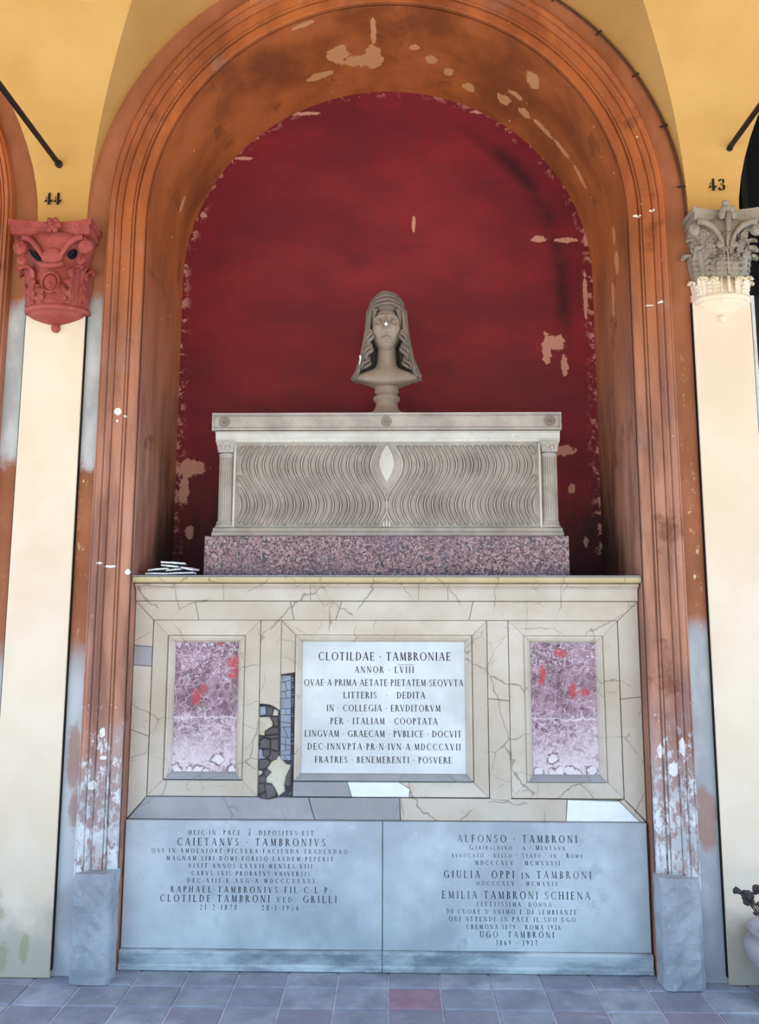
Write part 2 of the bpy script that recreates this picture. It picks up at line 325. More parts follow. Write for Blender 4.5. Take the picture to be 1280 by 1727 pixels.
class B:                                   # collects shapes into one mesh
    def __init__(s): s.v = []; s.f = []
    def add(s, vs, fs):
        k = len(s.v); s.v += [tuple(v) for v in vs]; s.f += [tuple(i + k for i in f) for f in fs]; return s
    def box(s, x0, x1, y0, y1, z0, z1):
        return s.add([(x0, y0, z0), (x1, y0, z0), (x1, y1, z0), (x0, y1, z0), (x0, y0, z1), (x1, y0, z1), (x1, y1, z1), (x0, y1, z1)],
                     [(0, 1, 5, 4), (1, 2, 6, 5), (2, 3, 7, 6), (3, 0, 4, 7), (4, 5, 6, 7), (3, 2, 1, 0)])
    def slab(s, poly, yf, yb, ch=.003):    # polygon in (x, z), front toward -y with chamfered rim
        a = sum(poly[i][0] * poly[(i + 1) % len(poly)][1] - poly[(i + 1) % len(poly)][0] * poly[i][1] for i in range(len(poly)))
        if a < 0: poly = poly[::-1]
        n = len(poly); ins = []
        for i in range(n):
            p0, p1, p2 = Vector(poly[i - 1]), Vector(poly[i]), Vector(poly[(i + 1) % n])
            e1 = (p1 - p0).normalized(); e2 = (p2 - p1).normalized(); n1 = Vector((-e1.y, e1.x)); n2 = Vector((-e2.y, e2.x))
            m = n1 + n2; m = m / max(m.length, 1e-6); ins.append(p1 + m * ch / max(m.dot(n1), .35))
        vs = [(p[0], yb, p[1]) for p in poly] + [(p[0], yf + ch, p[1]) for p in poly] + [(p[0], yf, p[1]) for p in ins]
        fs = [tuple(range(2 * n, 3 * n)), tuple(range(n - 1, -1, -1))]
        for i in range(n):
            j = (i + 1) % n; fs += [(i, j, n + j, n + i), (n + i, n + j, 2 * n + j, 2 * n + i)]
        return s.add(vs, fs)
    def rect(s, x0, x1, z0, z1, yf, yb, ch=.003): return s.slab([(x0, z0), (x1, z0), (x1, z1), (x0, z1)], yf, yb, ch)
    def grid(s, rows, closed=False):
        n = len(rows[0]); vs = [p for r in rows for p in r]; fs = []
        for i in range(len(rows) - 1):
            for j in range(n if closed else n - 1):
                k = (j + 1) % n; fs.append((i * n + j, i * n + k, (i + 1) * n + k, (i + 1) * n + j))
        return s.add(vs, fs)
    def lathe(s, prof, c=(0, 0), n=32, sy=1, a0=0, a1=2 * PI):      # prof of (r, z)
        full = abs(a1 - a0 - 2 * PI) < 1e-6; m = n if full else n + 1
        rows = [[(c[0] + r * math.cos(a0 + (a1 - a0) * i / n), c[1] + sy * r * math.sin(a0 + (a1 - a0) * i / n), z) for i in range(m)] for r, z in prof]
        s.grid(rows, full)
        if full:
            k = len(s.v) - len(prof) * m
            s.f += [tuple(range(k + m - 1, k - 1, -1)), tuple(range(k + (len(prof) - 1) * m, k + len(prof) * m))]
        return s
    def tube(s, pts, rad, n=8, cap=True):
        pts = [Vector(p) for p in pts]; rad = rad if isinstance(rad, (list, tuple)) else [rad] * len(pts); rows = []
        ref = None
        for i, p in enumerate(pts):
            d = (pts[min(i + 1, len(pts) - 1)] - pts[max(i - 1, 0)]).normalized()
            if ref is None: ref = d.orthogonal().normalized()
            ref = (ref - d * ref.dot(d)).normalized(); q = d.cross(ref)
            rows.append([tuple(p + (ref * math.cos(2 * PI * j / n) + q * math.sin(2 * PI * j / n)) * rad[i]) for j in range(n)])
        k = len(s.v); s.grid(rows, True)
        if cap: s.f += [tuple(range(k + n - 1, k - 1, -1)), tuple(range(k + (len(pts) - 1) * n, k + len(pts) * n))]
        return s
    def ball(s, c, r, n=14, m=9):
        r = r if isinstance(r, tuple) else (r, r, r)
        rows = [[(c[0] + r[0] * math.sin(PI * max(.02, min(.98, i / m))) * math.cos(2 * PI * j / n), c[1] + r[1] * math.sin(PI * max(.02, min(.98, i / m))) * math.sin(2 * PI * j / n), c[2] - r[2] * math.cos(PI * i / m)) for j in range(n)] for i in range(m + 1)]
        return s.grid(rows, True)
    def out(s, name, mat, parent=None, smooth=False, kind=None): return mk(name, s.v, s.f, mat, parent, smooth, kind)

def fix_normals(o):
    import bmesh
    bm = bmesh.new(); bm.from_mesh(o.data); bmesh.ops.recalc_face_normals(bm, faces=bm.faces); bm.to_mesh(o.data); bm.free(); return o

# ------------------------------------------------------------------ the building
BAY, RO, DV = 3.26, 1.505, 1.75
def upath(off, z0, n=40):                  # jamb - arch - jamb path at offset from the arris
    r = RA + off
    return [(-r, z0), (-r, 1.2), (-r, 2.4)] + [(-r * math.cos(PI * i / n), ZS + r * math.sin(PI * i / n)) for i in range(n + 1)] + [(r, 2.4), (r, 1.2), (r, z0)]
def sweep(prof, z0, bx=0.0, name='trim', mat=None, parent=None):
    rows = [[(bx + x, y, z) for x, z in upath(off, z0)] for off, y in prof]
    return fix_normals(B().grid(rows).out(name, mat, parent))
ARCH = [(0, .03), (0, .004), (.004, 0), (.044, 0), (.046, .010), (.052, .010), (.054, -.004), (.060, -.006), (.063, .002), (.066, -.010), (.110, -.012), (.114, -.004),
        (.118, -.016), (.128, -.030), (.136, -.034), (.139, -.026), (.144, -.038), (.156, -.046), (.164, -.048), (.166, -.036), (.172, -.040), (.178, -.036), (.181, .004), (.181, .03)]
def archwall(name, mat, y, bx=0.0, r=RA, z0=0.0):
    pts = [(-r, z0), (r, z0)] + [(r * math.cos(PI * i / 48), ZS + r * math.sin(PI * i / 48)) for i in range(49)]
    vs = [(bx + x, y, z) for x, z in pts] + [(bx + x, y + .05, z) for x, z in pts]; n = len(pts)
    return mk(name, vs, [tuple(range(n)), tuple(range(2 * n - 1, n - 1, -1))] + [(i, n + i, n + (i + 1) % n, (i + 1) % n) for i in range(n)], mat)
NB = 0.70
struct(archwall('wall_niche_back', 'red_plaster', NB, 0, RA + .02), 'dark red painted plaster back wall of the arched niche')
struct(archwall('wall_neighbour_back', 'red_plain', NB, -BAY, RA + .02), 'red back wall of the neighbouring niche on the left')
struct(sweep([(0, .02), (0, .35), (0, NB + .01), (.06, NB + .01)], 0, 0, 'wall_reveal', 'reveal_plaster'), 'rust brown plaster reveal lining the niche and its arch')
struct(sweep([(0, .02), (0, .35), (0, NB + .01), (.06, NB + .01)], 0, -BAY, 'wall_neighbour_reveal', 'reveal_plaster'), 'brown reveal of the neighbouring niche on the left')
struct(sweep(ARCH, .40, 0, 'trim_1', 'jamb_plaster'), 'moulded rust brown archivolt and jambs framing the niche')
struct(sweep(ARCH, .40, -BAY, 'trim_2', 'jamb_plaster'), 'moulded archivolt of the neighbouring niche on the left')
def strip(bx, name):
    prof = [(.175, .012), (.181, .0), (.270, .0), (.330, .002)]
    return struct(sweep(prof, 0, bx, name, 'strip_plaster'), 'flat patched plaster band around the arch')
strip(0, 'wall_strip'); strip(-BAY, 'wall_neighbour_strip')
# reveal foot behind the plinth blocks
for sx, nm in ((-1, 'wall_jamb_left'), (1, 'wall_jamb_right')):
    b = B().box(min(sx * 1.214, sx * 1.40), max(sx * 1.214, sx * 1.40), .002, .12, 0, .45); struct(b.out(nm, 'block_cement'))
struct(B().box(-BAY + 1.214, -BAY + 1.40, .002, .12, 0, .45).out('wall_neighbour_jamb', 'block_cement'))
# pilasters of cream plaster with shadow gaps painted as black edge strips
def pilaster(x0, x1, name, label):
    p = struct(B().rect(x0 + .004, x1 - .004, 0, 3.14, -.022, .05, .003).out(name, 'cream_paint'), label)
    B().box(x0, x0 + .0038, -.017, .05, .03, 3.1).out('edge_line', 'black_paint', p)
    B().box(x1 - .0038, x1, -.017, .05, .03, 3.1).out('edge_line', 'black_paint', p)
    return p
pilaster(-1.778, -1.474, 'trim_3', 'cream painted pilaster under the red capital'); pilaster(1.49, 1.778, 'trim_4', 'cream painted pilaster under the grey capital')
# right neighbour: dark opening with a pale edge
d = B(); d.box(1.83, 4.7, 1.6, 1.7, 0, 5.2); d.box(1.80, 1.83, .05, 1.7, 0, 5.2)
struct(d.out('wall_dark_recess', 'near_black'), 'near-black recess beyond the right pilaster')  # the walls themselves are coloured near black
struct(B().box(1.782, 1.80, -.005, .05, 0, 3.14).out('trim_5', 'white_edge'), 'pale edge of the dark recess')
struct(B().box(1.80, 1.835, .0, .05, 0, 3.14).out('trim_6', 'black_paint'), 'dark jamb of the recess')
for bx, nm in ((-2 * BAY, 'wall_far_left'), (2 * BAY, 'wall_far_right')):
    x0, x1 = (bx - 1.7, bx + 1.63) if bx < 0 else (bx - 1.63, bx + 1.7)
    struct(B().box(x0, x1, .01, .06, 0, 5.2).out(nm, 'cream_paint'))
struct(B().box(-8.2, 8.2, 1.75, 1.85, 0, 5.7).out('wall_outer_back', 'yellow_paint'))

# groin vault over the walkway
def vault(bx, name, right_open=False):
    b = B(); n = 24
    for half in (0, 1):
        Y = lambda y: y if half == 0 else -2 * DV - y
        rows = []
        for i in range(2 * n + 1):
            ph = PI * i / (2 * n); g = DV * (1 - abs(math.cos(ph)))
            rows.append([(bx + RO * math.cos(ph), Y(-g * k / 6 + (.06 if k == 0 else 0)), ZS + RO * math.sin(ph)) for k in range(7)])
        b.grid(rows)
        for sx in (-1, 1):
            rows = []
            for i in range(n + 1):
                ps = PI / 2 * i / n; y = Y(-DV * (1 - math.cos(ps)) + (0 if i else 0)); z = ZS + RO * math.sin(ps)
                xg = RO * math.cos(ps); rows.append([(bx + sx * (xg + (BAY / 2 - xg) * k / 8), y, z) for k in range(9)])
            b.grid(rows)
            b.grid([[(bx + sx * RO, Y(-.001), 3.1), (bx + sx * BAY / 2, Y(-.001), 3.1)], [(bx + sx * RO, Y(0), ZS), (bx + sx * BAY / 2, Y(0), ZS)]])
    return struct(fix_normals(b.out(name, 'yellow_paint')), 'yellow painted groin vault of the arcade bay')
for i, nm in ((-2, 'ceiling_outer_left'), (-1, 'ceiling_left'), (0, 'ceiling'), (1, 'ceiling_right'), (2, 'ceiling_outer_right')):
    vault(i * BAY, nm)
# outer arcade wall toward the courtyard, with its columns, and the roof
def arcade():
    b = B(); y0, y1 = -2 * DV - .32, -2 * DV
    for k in range(-2, 3):
        bx = k * BAY; r = RO - .06; n = 24
        for y in (y0, y1):
            rows = [[(bx - r * math.cos(PI * i / n), y, ZS + r * math.sin(PI * i / n)) for i in range(n + 1)], [(bx - BAY / 2 + BAY * i / n, y, 5.6) for i in range(n + 1)]]
            b.grid(rows)
            for sx in (-1, 1): b.grid([[(bx + sx * r, y, 3.4), (bx + sx * BAY / 2, y, 3.4)], [(bx + sx * r, y, ZS), (bx + sx * BAY / 2, y, ZS)], [(bx + sx * BAY / 2, y, 5.6)] * 2])
        b.grid([[(bx - r * math.cos(PI * i / n), y0, ZS + r * math.sin(PI * i / n)) for i in range(n + 1)], [(bx - r * math.cos(PI * i / n), y1, ZS + r * math.sin(PI * i / n)) for i in range(n + 1)]])
    return b.out('wall_arcade', 'yellow_paint')
struct(arcade(), 'outer arcade wall behind the viewer')
struct(B().box(-8.3, 8.3, -4.1, 1.9, 5.6, 5.8).out('ceiling_roof', 'yellow_paint'))
for k in (-3, -1, 1, 3):
    x = k * BAY / 2; b = B().lathe([(.22, 0), (.22, .1), (.18, .16), (.16, .2), (.16, 1.6), (.14, 3.15), (.17, 3.2), (.2, 3.42)], (x, -2 * DV - .16), 28)
    struct(b.out('trim_%d' % (12 + k), 'cream_paint', None, True))
# ground
struct(B().box(-30, 30, -23, -22.5, -.06, 12.5).out('wall_sky_blocker', 'hedge'), 'added sky-blocking hedge across the courtyard behind the viewer')  # unseen, added and sized to keep low sky light out of the niche
flo = struct(B().box(-8.2, 8.2, -4.0, 1.8, -.12, -.008).out('floor', 'floor_mortar'), 'grey blue paved walkway floor')
struct(B().box(-30, 30, -45, -4.0, -.2, -.06).out('ground_courtyard', 'gravel'), 'pale gravel courtyard behind the viewer')
rng = random.Random(3)
TX, TY = .2225, .178
def tile_mesh(w, d):
    b = B(); g = .004; c = .004
    x0, x1, y0, y1 = g, w - g, g, d - g
    vs = [(x0, y0, -.03), (x1, y0, -.03), (x1, y1, -.03), (x0, y1, -.03), (x0, y0, -c), (x1, y0, -c), (x1, y1, -c), (x0, y1, -c), (x0 + c, y0 + c, 0), (x1 - c, y0 + c, 0), (x1 - c, y1 - c, 0), (x0 + c, y1 - c, 0)]
    return b.add(vs, [(0, 1, 5, 4), (1, 2, 6, 5), (2, 3, 7, 6), (3, 0, 4, 7), (4, 5, 9, 8), (5, 6, 10, 9), (6, 7, 11, 10), (7, 4, 8, 11), (8, 9, 10, 11), (3, 2, 1, 0)])
t0 = tile_mesh(TX, TY); me0 = bpy.data.meshes.new('tile'); me0.from_pydata(t0.v, [], t0.f); me0.materials.append(M['floor_tile'])
t1 = tile_mesh(TX, .15); me1 = bpy.data.meshes.new('tile'); me1.from_pydata(t1.v, [], t1.f); me1.materials.append(M['floor_tile'])
me2 = me0.copy(); me2.materials.clear(); me2.materials.append(M['red_tile'])
for j in range(0, 9):
    for i in range(-10, 11):
        m = me1 if j == 0 else (me2 if (i == 0 and j == 1) else me0)
        ob = bpy.data.objects.new('tile', m); COL.objects.link(ob); ob.parent = flo
        ob.location = (.016 + i * TX, -.072 - (j - 0) * TY if j else -.072, rng.uniform(-.003, .0))
        ob.rotation_euler = (rng.uniform(-.004, .004), rng.uniform(-.004, .004), 0)

# plinth blocks under the jambs
for sx, lab in ((-1, 'worn cement plinth block at the foot of the left jamb'), (1, 'worn cement plinth block at the foot of the right jamb')):
    b = B(); x0, x1 = 1.2, 1.372; n = 14; rows = []
    for i in range(n + 1):
        z = .452 * i / n; row = []
        for j in range(13):
            u = j / 12
            if u < .3: x, y = x0, .02 - (u / .3) * .10
            elif u < .8: x, y = x0 + (u - .3) / .5 * (x1 - x0), -.08
            else: x, y = x1, -.08 + (u - .8) / .2 * .09
            k = rng.uniform(-.004, .004); e = .012 * math.exp(-((n - i) / .8) ** 2)
            if .25 < u < .35 or .75 < u < .85: k += .006
            row.append((sx * (x + (k if u >= .8 else -k * .5)), y + k + e, z))
        rows.append(row)
    b.grid(rows); top = rows[-1]; k = len(b.v); b.add([(sx * 1.2, .05, .44), (sx * 1.372, .05, .44)] + top, [tuple(range(2, 15)) + (1, 0)])
    tag(fix_normals(b.out('plinth_block', 'block_cement')), lab, 'plinth')

# ------------------------------------------------------------------ Roman capitals
TH, TN = .17, .07
def glyph(ch):
    q = []                                            # list of convex polygons in (x, z), height 1
    def line(x0, z0, x1, z1, w): q.append([(x0 - w / 2, z0), (x0 + w / 2, z0), (x1 + w / 2, z1), (x1 - w / 2, z1)])
    def bar(x0, x1, z, w=TN): q.append([(x0, z - w / 2), (x1, z - w / 2), (x1, z + w / 2), (x0, z + w / 2)])
    def ser(x, z, w=.30):
        zz = .022 if z < .5 else .978; q.append([(x - w / 2, zz - .022), (x + w / 2, zz - .022), (x + w / 2, zz + .022), (x - w / 2, zz + .022)])
    def stem(x, w=TH, s=True, z0=0, z1=1):
        line(x, z0, x, z1, w)
        if s: ser(x, 0); ser(x, 1)
    def arc(cx, cz, rx, rz, a0, a1, tk=TH, tn=TN, n=14):
        for i in range(n):
            p = []
            for a in (a0 + (a1 - a0) * i / n, a0 + (a1 - a0) * (i + 1) / n):
                a = math.radians(a); w = tn + (tk - tn) * abs(math.cos(a)) ** 1.3
                p.append(((cx + rx * math.cos(a), cz + rz * math.sin(a)), (cx + (rx - w) * math.cos(a), cz + (rz - min(w, tn * 1.1) if abs(math.cos(a)) < .3 else rz - w * .6) * math.sin(a))))
            q.append([p[0][0], p[1][0], p[1][1], p[0][1]])
    def tick(x, z0, z1, w=.045): line(x, z0, x, z1, w)
    w = .7
    if ch == 'A': line(.08, 0, .40, 1, TN); line(.74, 0, .42, 1, TH); bar(.2, .6, .36); ser(.08, 0, .22); ser(.74, 0, .3); w = .84
    elif ch == 'B': stem(.15); arc(.2, .75, .34, .25, -90, 90); arc(.2, .265, .38, .265, -90, 90); w = .62
    elif ch == 'C': arc(.5, .5, .46, .51, 50, 310); tick(.79, .70, .92); tick(.79, .08, .30); w = .86
    elif ch == 'D': stem(.15); arc(.24, .5, .56, .5, -90, 90); w = .84
    elif ch == 'E': stem(.15); bar(.15, .58, .972); bar(.15, .5, .5); bar(.15, .6, .028); tick(.57, .8, 1); tick(.49, .40, .6); tick(.6, 0, .22); w = .66
    elif ch == 'F': stem(.15); bar(.15, .56, .972); bar(.15, .48, .5); tick(.55, .8, 1); tick(.47, .40, .6); w = .6
    elif ch == 'G': arc(.5, .5, .46, .51, 50, 330); stem(.80, TH, False, .05, .42); ser(.8, .42); q[-1] = [(.66, .40), (.94, .40), (.94, .445), (.66, .445)]; tick(.79, .70, .92); w = .94
    elif ch == 'H': stem(.15); stem(.70); bar(.15, .70, .5); w = .86
    elif ch == 'I': stem(.17); w = .34
    elif ch == 'J': stem(.2, TH, True); w = .36
    elif ch == 'K': stem(.15); line(.2, .42, .62, 1, TN); line(.68, 0, .34, .58, TH); ser(.62, 1, .22); ser(.68, 0, .26); w = .8
    elif ch == 'L': stem(.15); bar(.15, .6, .028); tick(.6, 0, .24); w = .66
    elif ch == 'M': line(.12, 0, .17, 1, TN); line(.17, 1, .46, .05, TH); line(.46, .05, .76, 1, TN); line(.80, 0, .76, 1, TH); ser(.12, 0, .22); ser(.81, 0, .28); w = .96
    elif ch == 'N': stem(.13, TN, False); line(.13, 1, .70, .02, TH); stem(.72, TN, False); ser(.13, 0, .22); ser(.12, 1, .22); ser(.72, 1, .24); w = .86
    elif ch == 'O': arc(.5, .5, .47, .51, 0, 360, n=24); w = .98
    elif ch == 'P': stem(.15); arc(.2, .73, .36, .27, -90, 90); w = .6
    elif ch == 'Q': arc(.5, .5, .47, .51, 0, 360, n=24); line(1.0, -.22, .5, .04, .12); w = 1.0
    elif ch == 'R': stem(.15); arc(.2, .74, .34, .26, -90, 90); line(.68, 0, .34, .5, TH); ser(.70, 0, .22); w = .74
    elif ch == 'S': arc(.3, .745, .22, .265, 40, 250, TH * .8); arc(.31, .27, .25, .28, -140, 80, TH * .8); line(.40, .47, .16, .60, .16); tick(.47, .76, .95); tick(.08, .05, .26); w = .62
    elif ch == 'T': stem(.36, TH, False); ser(.36, 0); bar(.04, .68, .972); tick(.06, .78, 1); tick(.66, .78, 1); w = .74
    elif ch == 'U': stem(.15, TH, False, .3, 1); ser(.15, 1); stem(.66, TN, False, .25, 1); ser(.66, 1, .24); arc(.385, .3, .305, .31, 180, 360, TH * .8); w = .8
    elif ch == 'V': line(.40, 0, .1, 1, TH); line(.42, 0, .70, 1, TN); ser(.1, 1, .3); ser(.70, 1, .22); w = .8
    elif ch == 'X': line(.66, 0, .12, 1, TH); line(.1, 0, .64, 1, TN); ser(.12, 1, .26); ser(.64, 1, .22); ser(.66, 0, .26); ser(.1, 0, .22); w = .78
    elif ch == 'Z': bar(.06, .62, .972); bar(.04, .64, .028); line(.1, .03, .56, .97, TH); tick(.07, .8, 1); tick(.63, 0, .2); w = .68
    elif ch == '0': arc(.3, .5, .26, .5, 0, 360, n=20); w = .6
    elif ch == '1': stem(.17, TH * .9); w = .36
    elif ch == '2': arc(.28, .72, .24, .28, -30, 165); line(.1, .05, .46, .6, .08); bar(.06, .56, .05, .1); w = .62
    elif ch == '3': arc(.26, .74, .24, .26, -80, 150); arc(.26, .25, .26, .28, -150, 85); w = .6
    elif ch == '5': bar(.14, .5, .95, .09); line(.13, .5, .17, .95, .06); arc(.26, .31, .26, .32, -150, 120); w = .6
    elif ch == '6': arc(.3, .3, .25, .3, 0, 360, n=18); arc(.52, .42, .47, .6, 105, 190); w = .6
    elif ch == '7': bar(.06, .54, .95, .09); line(.22, 0, .5, .95, .11); w = .56
    elif ch == '8': arc(.29, .75, .21, .25, 0, 360, n=18); arc(.29, .26, .26, .28, 0, 360, n=18); w = .6
    elif ch == '9': arc(.29, .7, .25, .3, 0, 360, n=18); arc(.07, .58, .47, .6, -75, 10); w = .6
    elif ch == '·': q.append([(.06, .44), (.15, .35), (.24, .44), (.15, .53)]); w = .3
    elif ch == '.': q.append([(.06, 0), (.16, 0), (.16, .1), (.06, .1)]); w = .26
    elif ch == '-': bar(.04, .36, .45, .06); w = .42
    elif ch == "'": line(.08, .72, .12, 1, .07); w = .2
    elif ch == '*': line(.62, -.1, .12, .62, TN * 1.5); line(.12, -.1, .62, .62, TN * 1.5); stem(.37, .09, False, -.2, 1.45); arc(.37, 1.25, .26, .22, -90, 90, .09); w = .76
    elif ch == ' ': w = .32
    return q, w
def inscription(parent, rows, y, mat, name='inscription_line'):
    for txt, x0, x1, z0, h in rows:
        items = []; tot = 0
        for ch in txt:
            s = .78 if ch.islower() else 1.0; g, w = glyph(ch.upper()); items.append((g, w * s, s)); tot += w * s
        gap = (x1 - x0 - tot * h * .86) / max(1, len(items) - 1); sx = h * .86
        if gap < .05 * h: sx = (x1 - x0) / (tot + .06 * len(items)); gap = .06 * sx * len(items) / max(1, len(items) - 1)
        b = B(); cx = x0
        for g, w, s in items:
            for p in g:
                k = len(b.v)
                b.v += [(cx + px * sx * s, y, z0 + pz * h * s) for px, pz in p]; b.f.append(tuple(range(k, k + len(p))))
            cx += w * sx + gap
        b.out(name, mat, parent, kind='stuff')

# ------------------------------------------------------------------ marble revetment below the shelf
rev = thing('marble_revetment', (0, .12, .645), 'cream veined marble frames facing the wall under the shelf, with damaged strip', 'revetment')
YB = .16
B().box(-1.208, 1.208, .135, .70, .0, 1.655).out('core_wall', 'old_mortar', rev)
def bars(x0, x1, z0, z1, prof, name, mat, parent, only='TBLR'):
    """four mitred bars; prof = (inset, y) from the outer rim inwards"""
    def ring(d, y): return [(x0 + d, y, z0 + d), (x1 - d, y, z0 + d), (x1 - d, y, z1 - d), (x0 + d, y, z1 - d)]
    for key, i in (('B', 0), ('R', 1), ('T', 2), ('L', 3)):
        if key not in only: continue
        j = (i + 1) % 4; b = B(); pr = [(prof[0][0], YB)] + list(prof) + [(prof[-1][0], YB)]
        ea, eb = [], []
        for d, y in pr:
            r = ring(d, y); A, C = Vector(r[i]), Vector(r[j]); e = (C - A).normalized() * .0008; ea.append(tuple(A + e)); eb.append(tuple(C - e))
        b.grid([ea, eb]); n = len(pr); b.f += [tuple(range(n)), tuple(range(2 * n - 1, n - 1, -1))]
        fix_normals(b.out(name, mat, parent))
def flat(w, y=.10): return [(.0006, y + .003), (.0032, y), (w - .0032, y), (w - .0006, y + .003)]
def piece(poly, mat, y=.10, name='marble_piece', parent=None, ch=.0025): return B().slab(poly, y, YB, ch).out(name, mat, parent or rev)
G = 'giallo_marble'
# outer frame: top rail, broken stiles and bottom rail
XI0, XI1, ZI0, ZI1, XO0, XO1, ZO0, ZO1 = -1.118, 1.107, .746, 1.565, -1.207, 1.205, .645, 1.655
def g_(p): return [(x, z) for x, z in p]
piece([(XO0, ZO1), (-.92, ZO1), (-.90, ZI1), (XI0, ZI1)], G); piece([(-.918, ZO1), (-.46, ZO1), (-.44, ZI1), (-.898, ZI1)], G)
piece([(-.458, ZO1), (-.21, ZO1), (-.24, ZI1), (-.438, ZI1)], G); piece([(-.208, ZO1), (.42, ZO1), (.40, ZI1), (-.238, ZI1)], G); piece([(.422, ZO1), (XO1, ZO1), (XI1, ZI1), (.402, ZI1)], G)
piece([(XO0, ZO1 - .002), (XI0 - .002, ZI1 - .001), (XI0 - .002, 1.437), (XO0, 1.445)], G)
piece([(XO0, 1.443), (XI0 - .002, 1.435), (XI0 - .002, 1.345), (XO0, 1.352)], 'grey_marble'); piece([(XO0, 1.35), (XI0 - .002, 1.343), (XI0 - .002, 1.02), (XO0, 1.05)], G)
piece([(XO0, 1.048), (XI0 - .002, 1.018), (XI0 - .002, ZI0), (XO0, ZO0 + .004)], G)
piece([(XO1, ZO1 - .002), (XI1 + .002, ZI1 - .001), (XI1 + .002, 1.20), (XO1, 1.21)], G); piece([(XO1, 1.208), (XI1 + .002, 1.198), (XI1 + .002, ZI0), (XO1, ZO0 + .004)], G)
piece([(XO0 + .004, ZO0), (XI0, ZI0 - .002), (-.60, ZI0 - .002), (-.57, .735), (-.545, .733), (-.50, ZI0 - .004), (-.36, ZI0 - .002), (-.33, ZO0)], 'grey_marble')
piece([(-.327, ZO0), (-.357, ZI0 - .002), (.065, ZI0 - .002), (.07, ZO0)], 'grey_marble'); piece([(.073, ZO0), (.068, ZI0 - .002), (.842, ZI0 - .004), (.835, ZO0)], G)
piece([(.838, ZO0), (.846, ZI0 - .006), (1.085, ZI0 - .012), (1.175, ZO0)], 'white_patch', .101); piece([(1.178, ZO0), (1.088, ZI0 - .012), (XI1, ZI0 - .002), (XO1 - .003, ZO0)], G)
# panel frames
PANELS = [(-1.117, -.599, -1.042, -.671), (.587, 1.106, .658, 1.032)]
for (a0, a1, b0, b1) in PANELS:
    bars(a0, a1, .747, 1.564, flat(.0735), 'frame_bar', G, rev)
bars(-.498, .484, .747, 1.564, flat(.0715), 'frame_bar', G, rev, 'TR')
piece([(-.498, 1.562), (-.43, 1.494), (-.431, 1.318), (-.498, 1.308)], G)
piece([(-.43, .816), (-.432, .749), (-.158, .749), (-.178, .816)], 'grey_marble'); piece([(-.155, .749), (-.176, .816), (.06, .816), (.115, .785), (.108, .749)], 'white_patch', .0985); piece([(.111, .749), (.117, .787), (.062, .816), (.412, .817), (.482, .749)], G)
# strips between the panels
piece([(-.597, 1.563), (-.5, 1.563), (-.5, 1.142), (-.515, 1.15), (-.53, 1.16), (-.55, 1.168), (-.597, 1.172)], G)
piece([(.486, 1.563), (.585, 1.563), (.585, 1.19), (.486, 1.2)], G); piece([(.486, 1.198), (.585, 1.188), (.586, .745), (.56, .735), (.51, .737), (.487, .745)], G)
# raised inner mouldings
def moul(x0, x1, z0, z1):
    w = .034; pr = [(0, .112), (.001, .094), (.006, .088), (.012, .088), (.016, .094), (.020, .094), (.026, .102), (w, .116)]
    for key, mt in (('TLR', G), ('B', 'grey_marble')): bars(x0, x1, z0, z1, pr, 'moulding_bar', mt, rev, key)
moul(-1.040, -.672, .824, 1.491); moul(.659, 1.031, .820, 1.493); moul(-.429, .411, .820, 1.495)
# rubble where the marble is lost: pieces traced on a 664 x 1727 sheet that spans this strip
def rb(pts): return [(-.655 + a / 664 * .283 + (b / 1727) * .014, 1.3835 - b / 1727 * .7105) for a, b in pts]
stones = [([(122, 555), (185, 548), (192, 640), (120, 655)], 'bluegrey_backing'), ([(190, 550), (280, 560), (262, 655), (195, 655)], 'rubble'), ([(284, 580), (328, 600), (325, 655), (266, 655)], 'old_mortar'),
          ([(112, 672), (235, 672), (268, 740), (262, 775), (178, 830), (172, 880), (112, 870)], 'old_mortar'), ([(240, 672), (320, 670), (330, 770), (285, 775), (272, 720)], 'rubble'),
          ([(182, 830), (290, 780), (330, 795), (330, 860), (190, 875)], 'rubble'), ([(112, 885), (165, 905), (135, 935), (112, 930)], 'rubble'), ([(180, 885), (330, 868), (330, 905), (250, 915)], 'rubble'),
          ([(118, 940), (170, 910), (240, 925), (238, 1025), (120, 1020)], 'rubble'), ([(248, 920), (332, 915), (332, 1055), (246, 1030)], 'rubble'), ([(105, 1030), (150, 1035), (155, 1100), (185, 1130), (108, 1145)], 'bluegrey_backing'),
          ([(158, 1035), (236, 1035), (232, 1090), (195, 1130), (160, 1090)], 'rubble'), ([(240, 1040), (330, 1062), (322, 1160), (250, 1165), (208, 1135), (236, 1095)], 'rubble'), ([(108, 1152), (195, 1140), (245, 1172), (195, 1240), (106, 1255)], 'rubble'),
          ([(104, 1268), (145, 1270), (150, 1300), (105, 1330)], 'old_mortar'), ([(175, 1270), (215, 1255), (248, 1290), (205, 1340), (172, 1325)], 'rubble'), ([(100, 1340), (185, 1335), (190, 1400), (98, 1415)], 'rubble'),
          ([(96, 1425), (175, 1420), (190, 1500), (95, 1540)], 'rubble'), ([(182, 1425), (262, 1430), (300, 1500), (300, 1545), (200, 1590), (195, 1500)], 'rubble'), ([(100, 1548), (190, 1510), (196, 1596)], 'rubble'),
          ([(250, 1175), (335, 1105), (410, 1195), (470, 1210), (440, 1300), (395, 1420), (400, 1500), (330, 1555), (300, 1490), (255, 1415), (196, 1405), (195, 1350), (252, 1290), (200, 1245)], 'old_mortar'),
          ([(445, 1260), (475, 1235), (470, 1440), (400, 1430), (405, 1340)], 'rubble'), ([(425, 1545), (470, 1490), (484, 1548)], 'rubble')]
for pts, mt in stones: B().slab(rb(pts), .118 + rng.uniform(-.005, .006), YB, .004).out('rubble_stone', mt, rev)
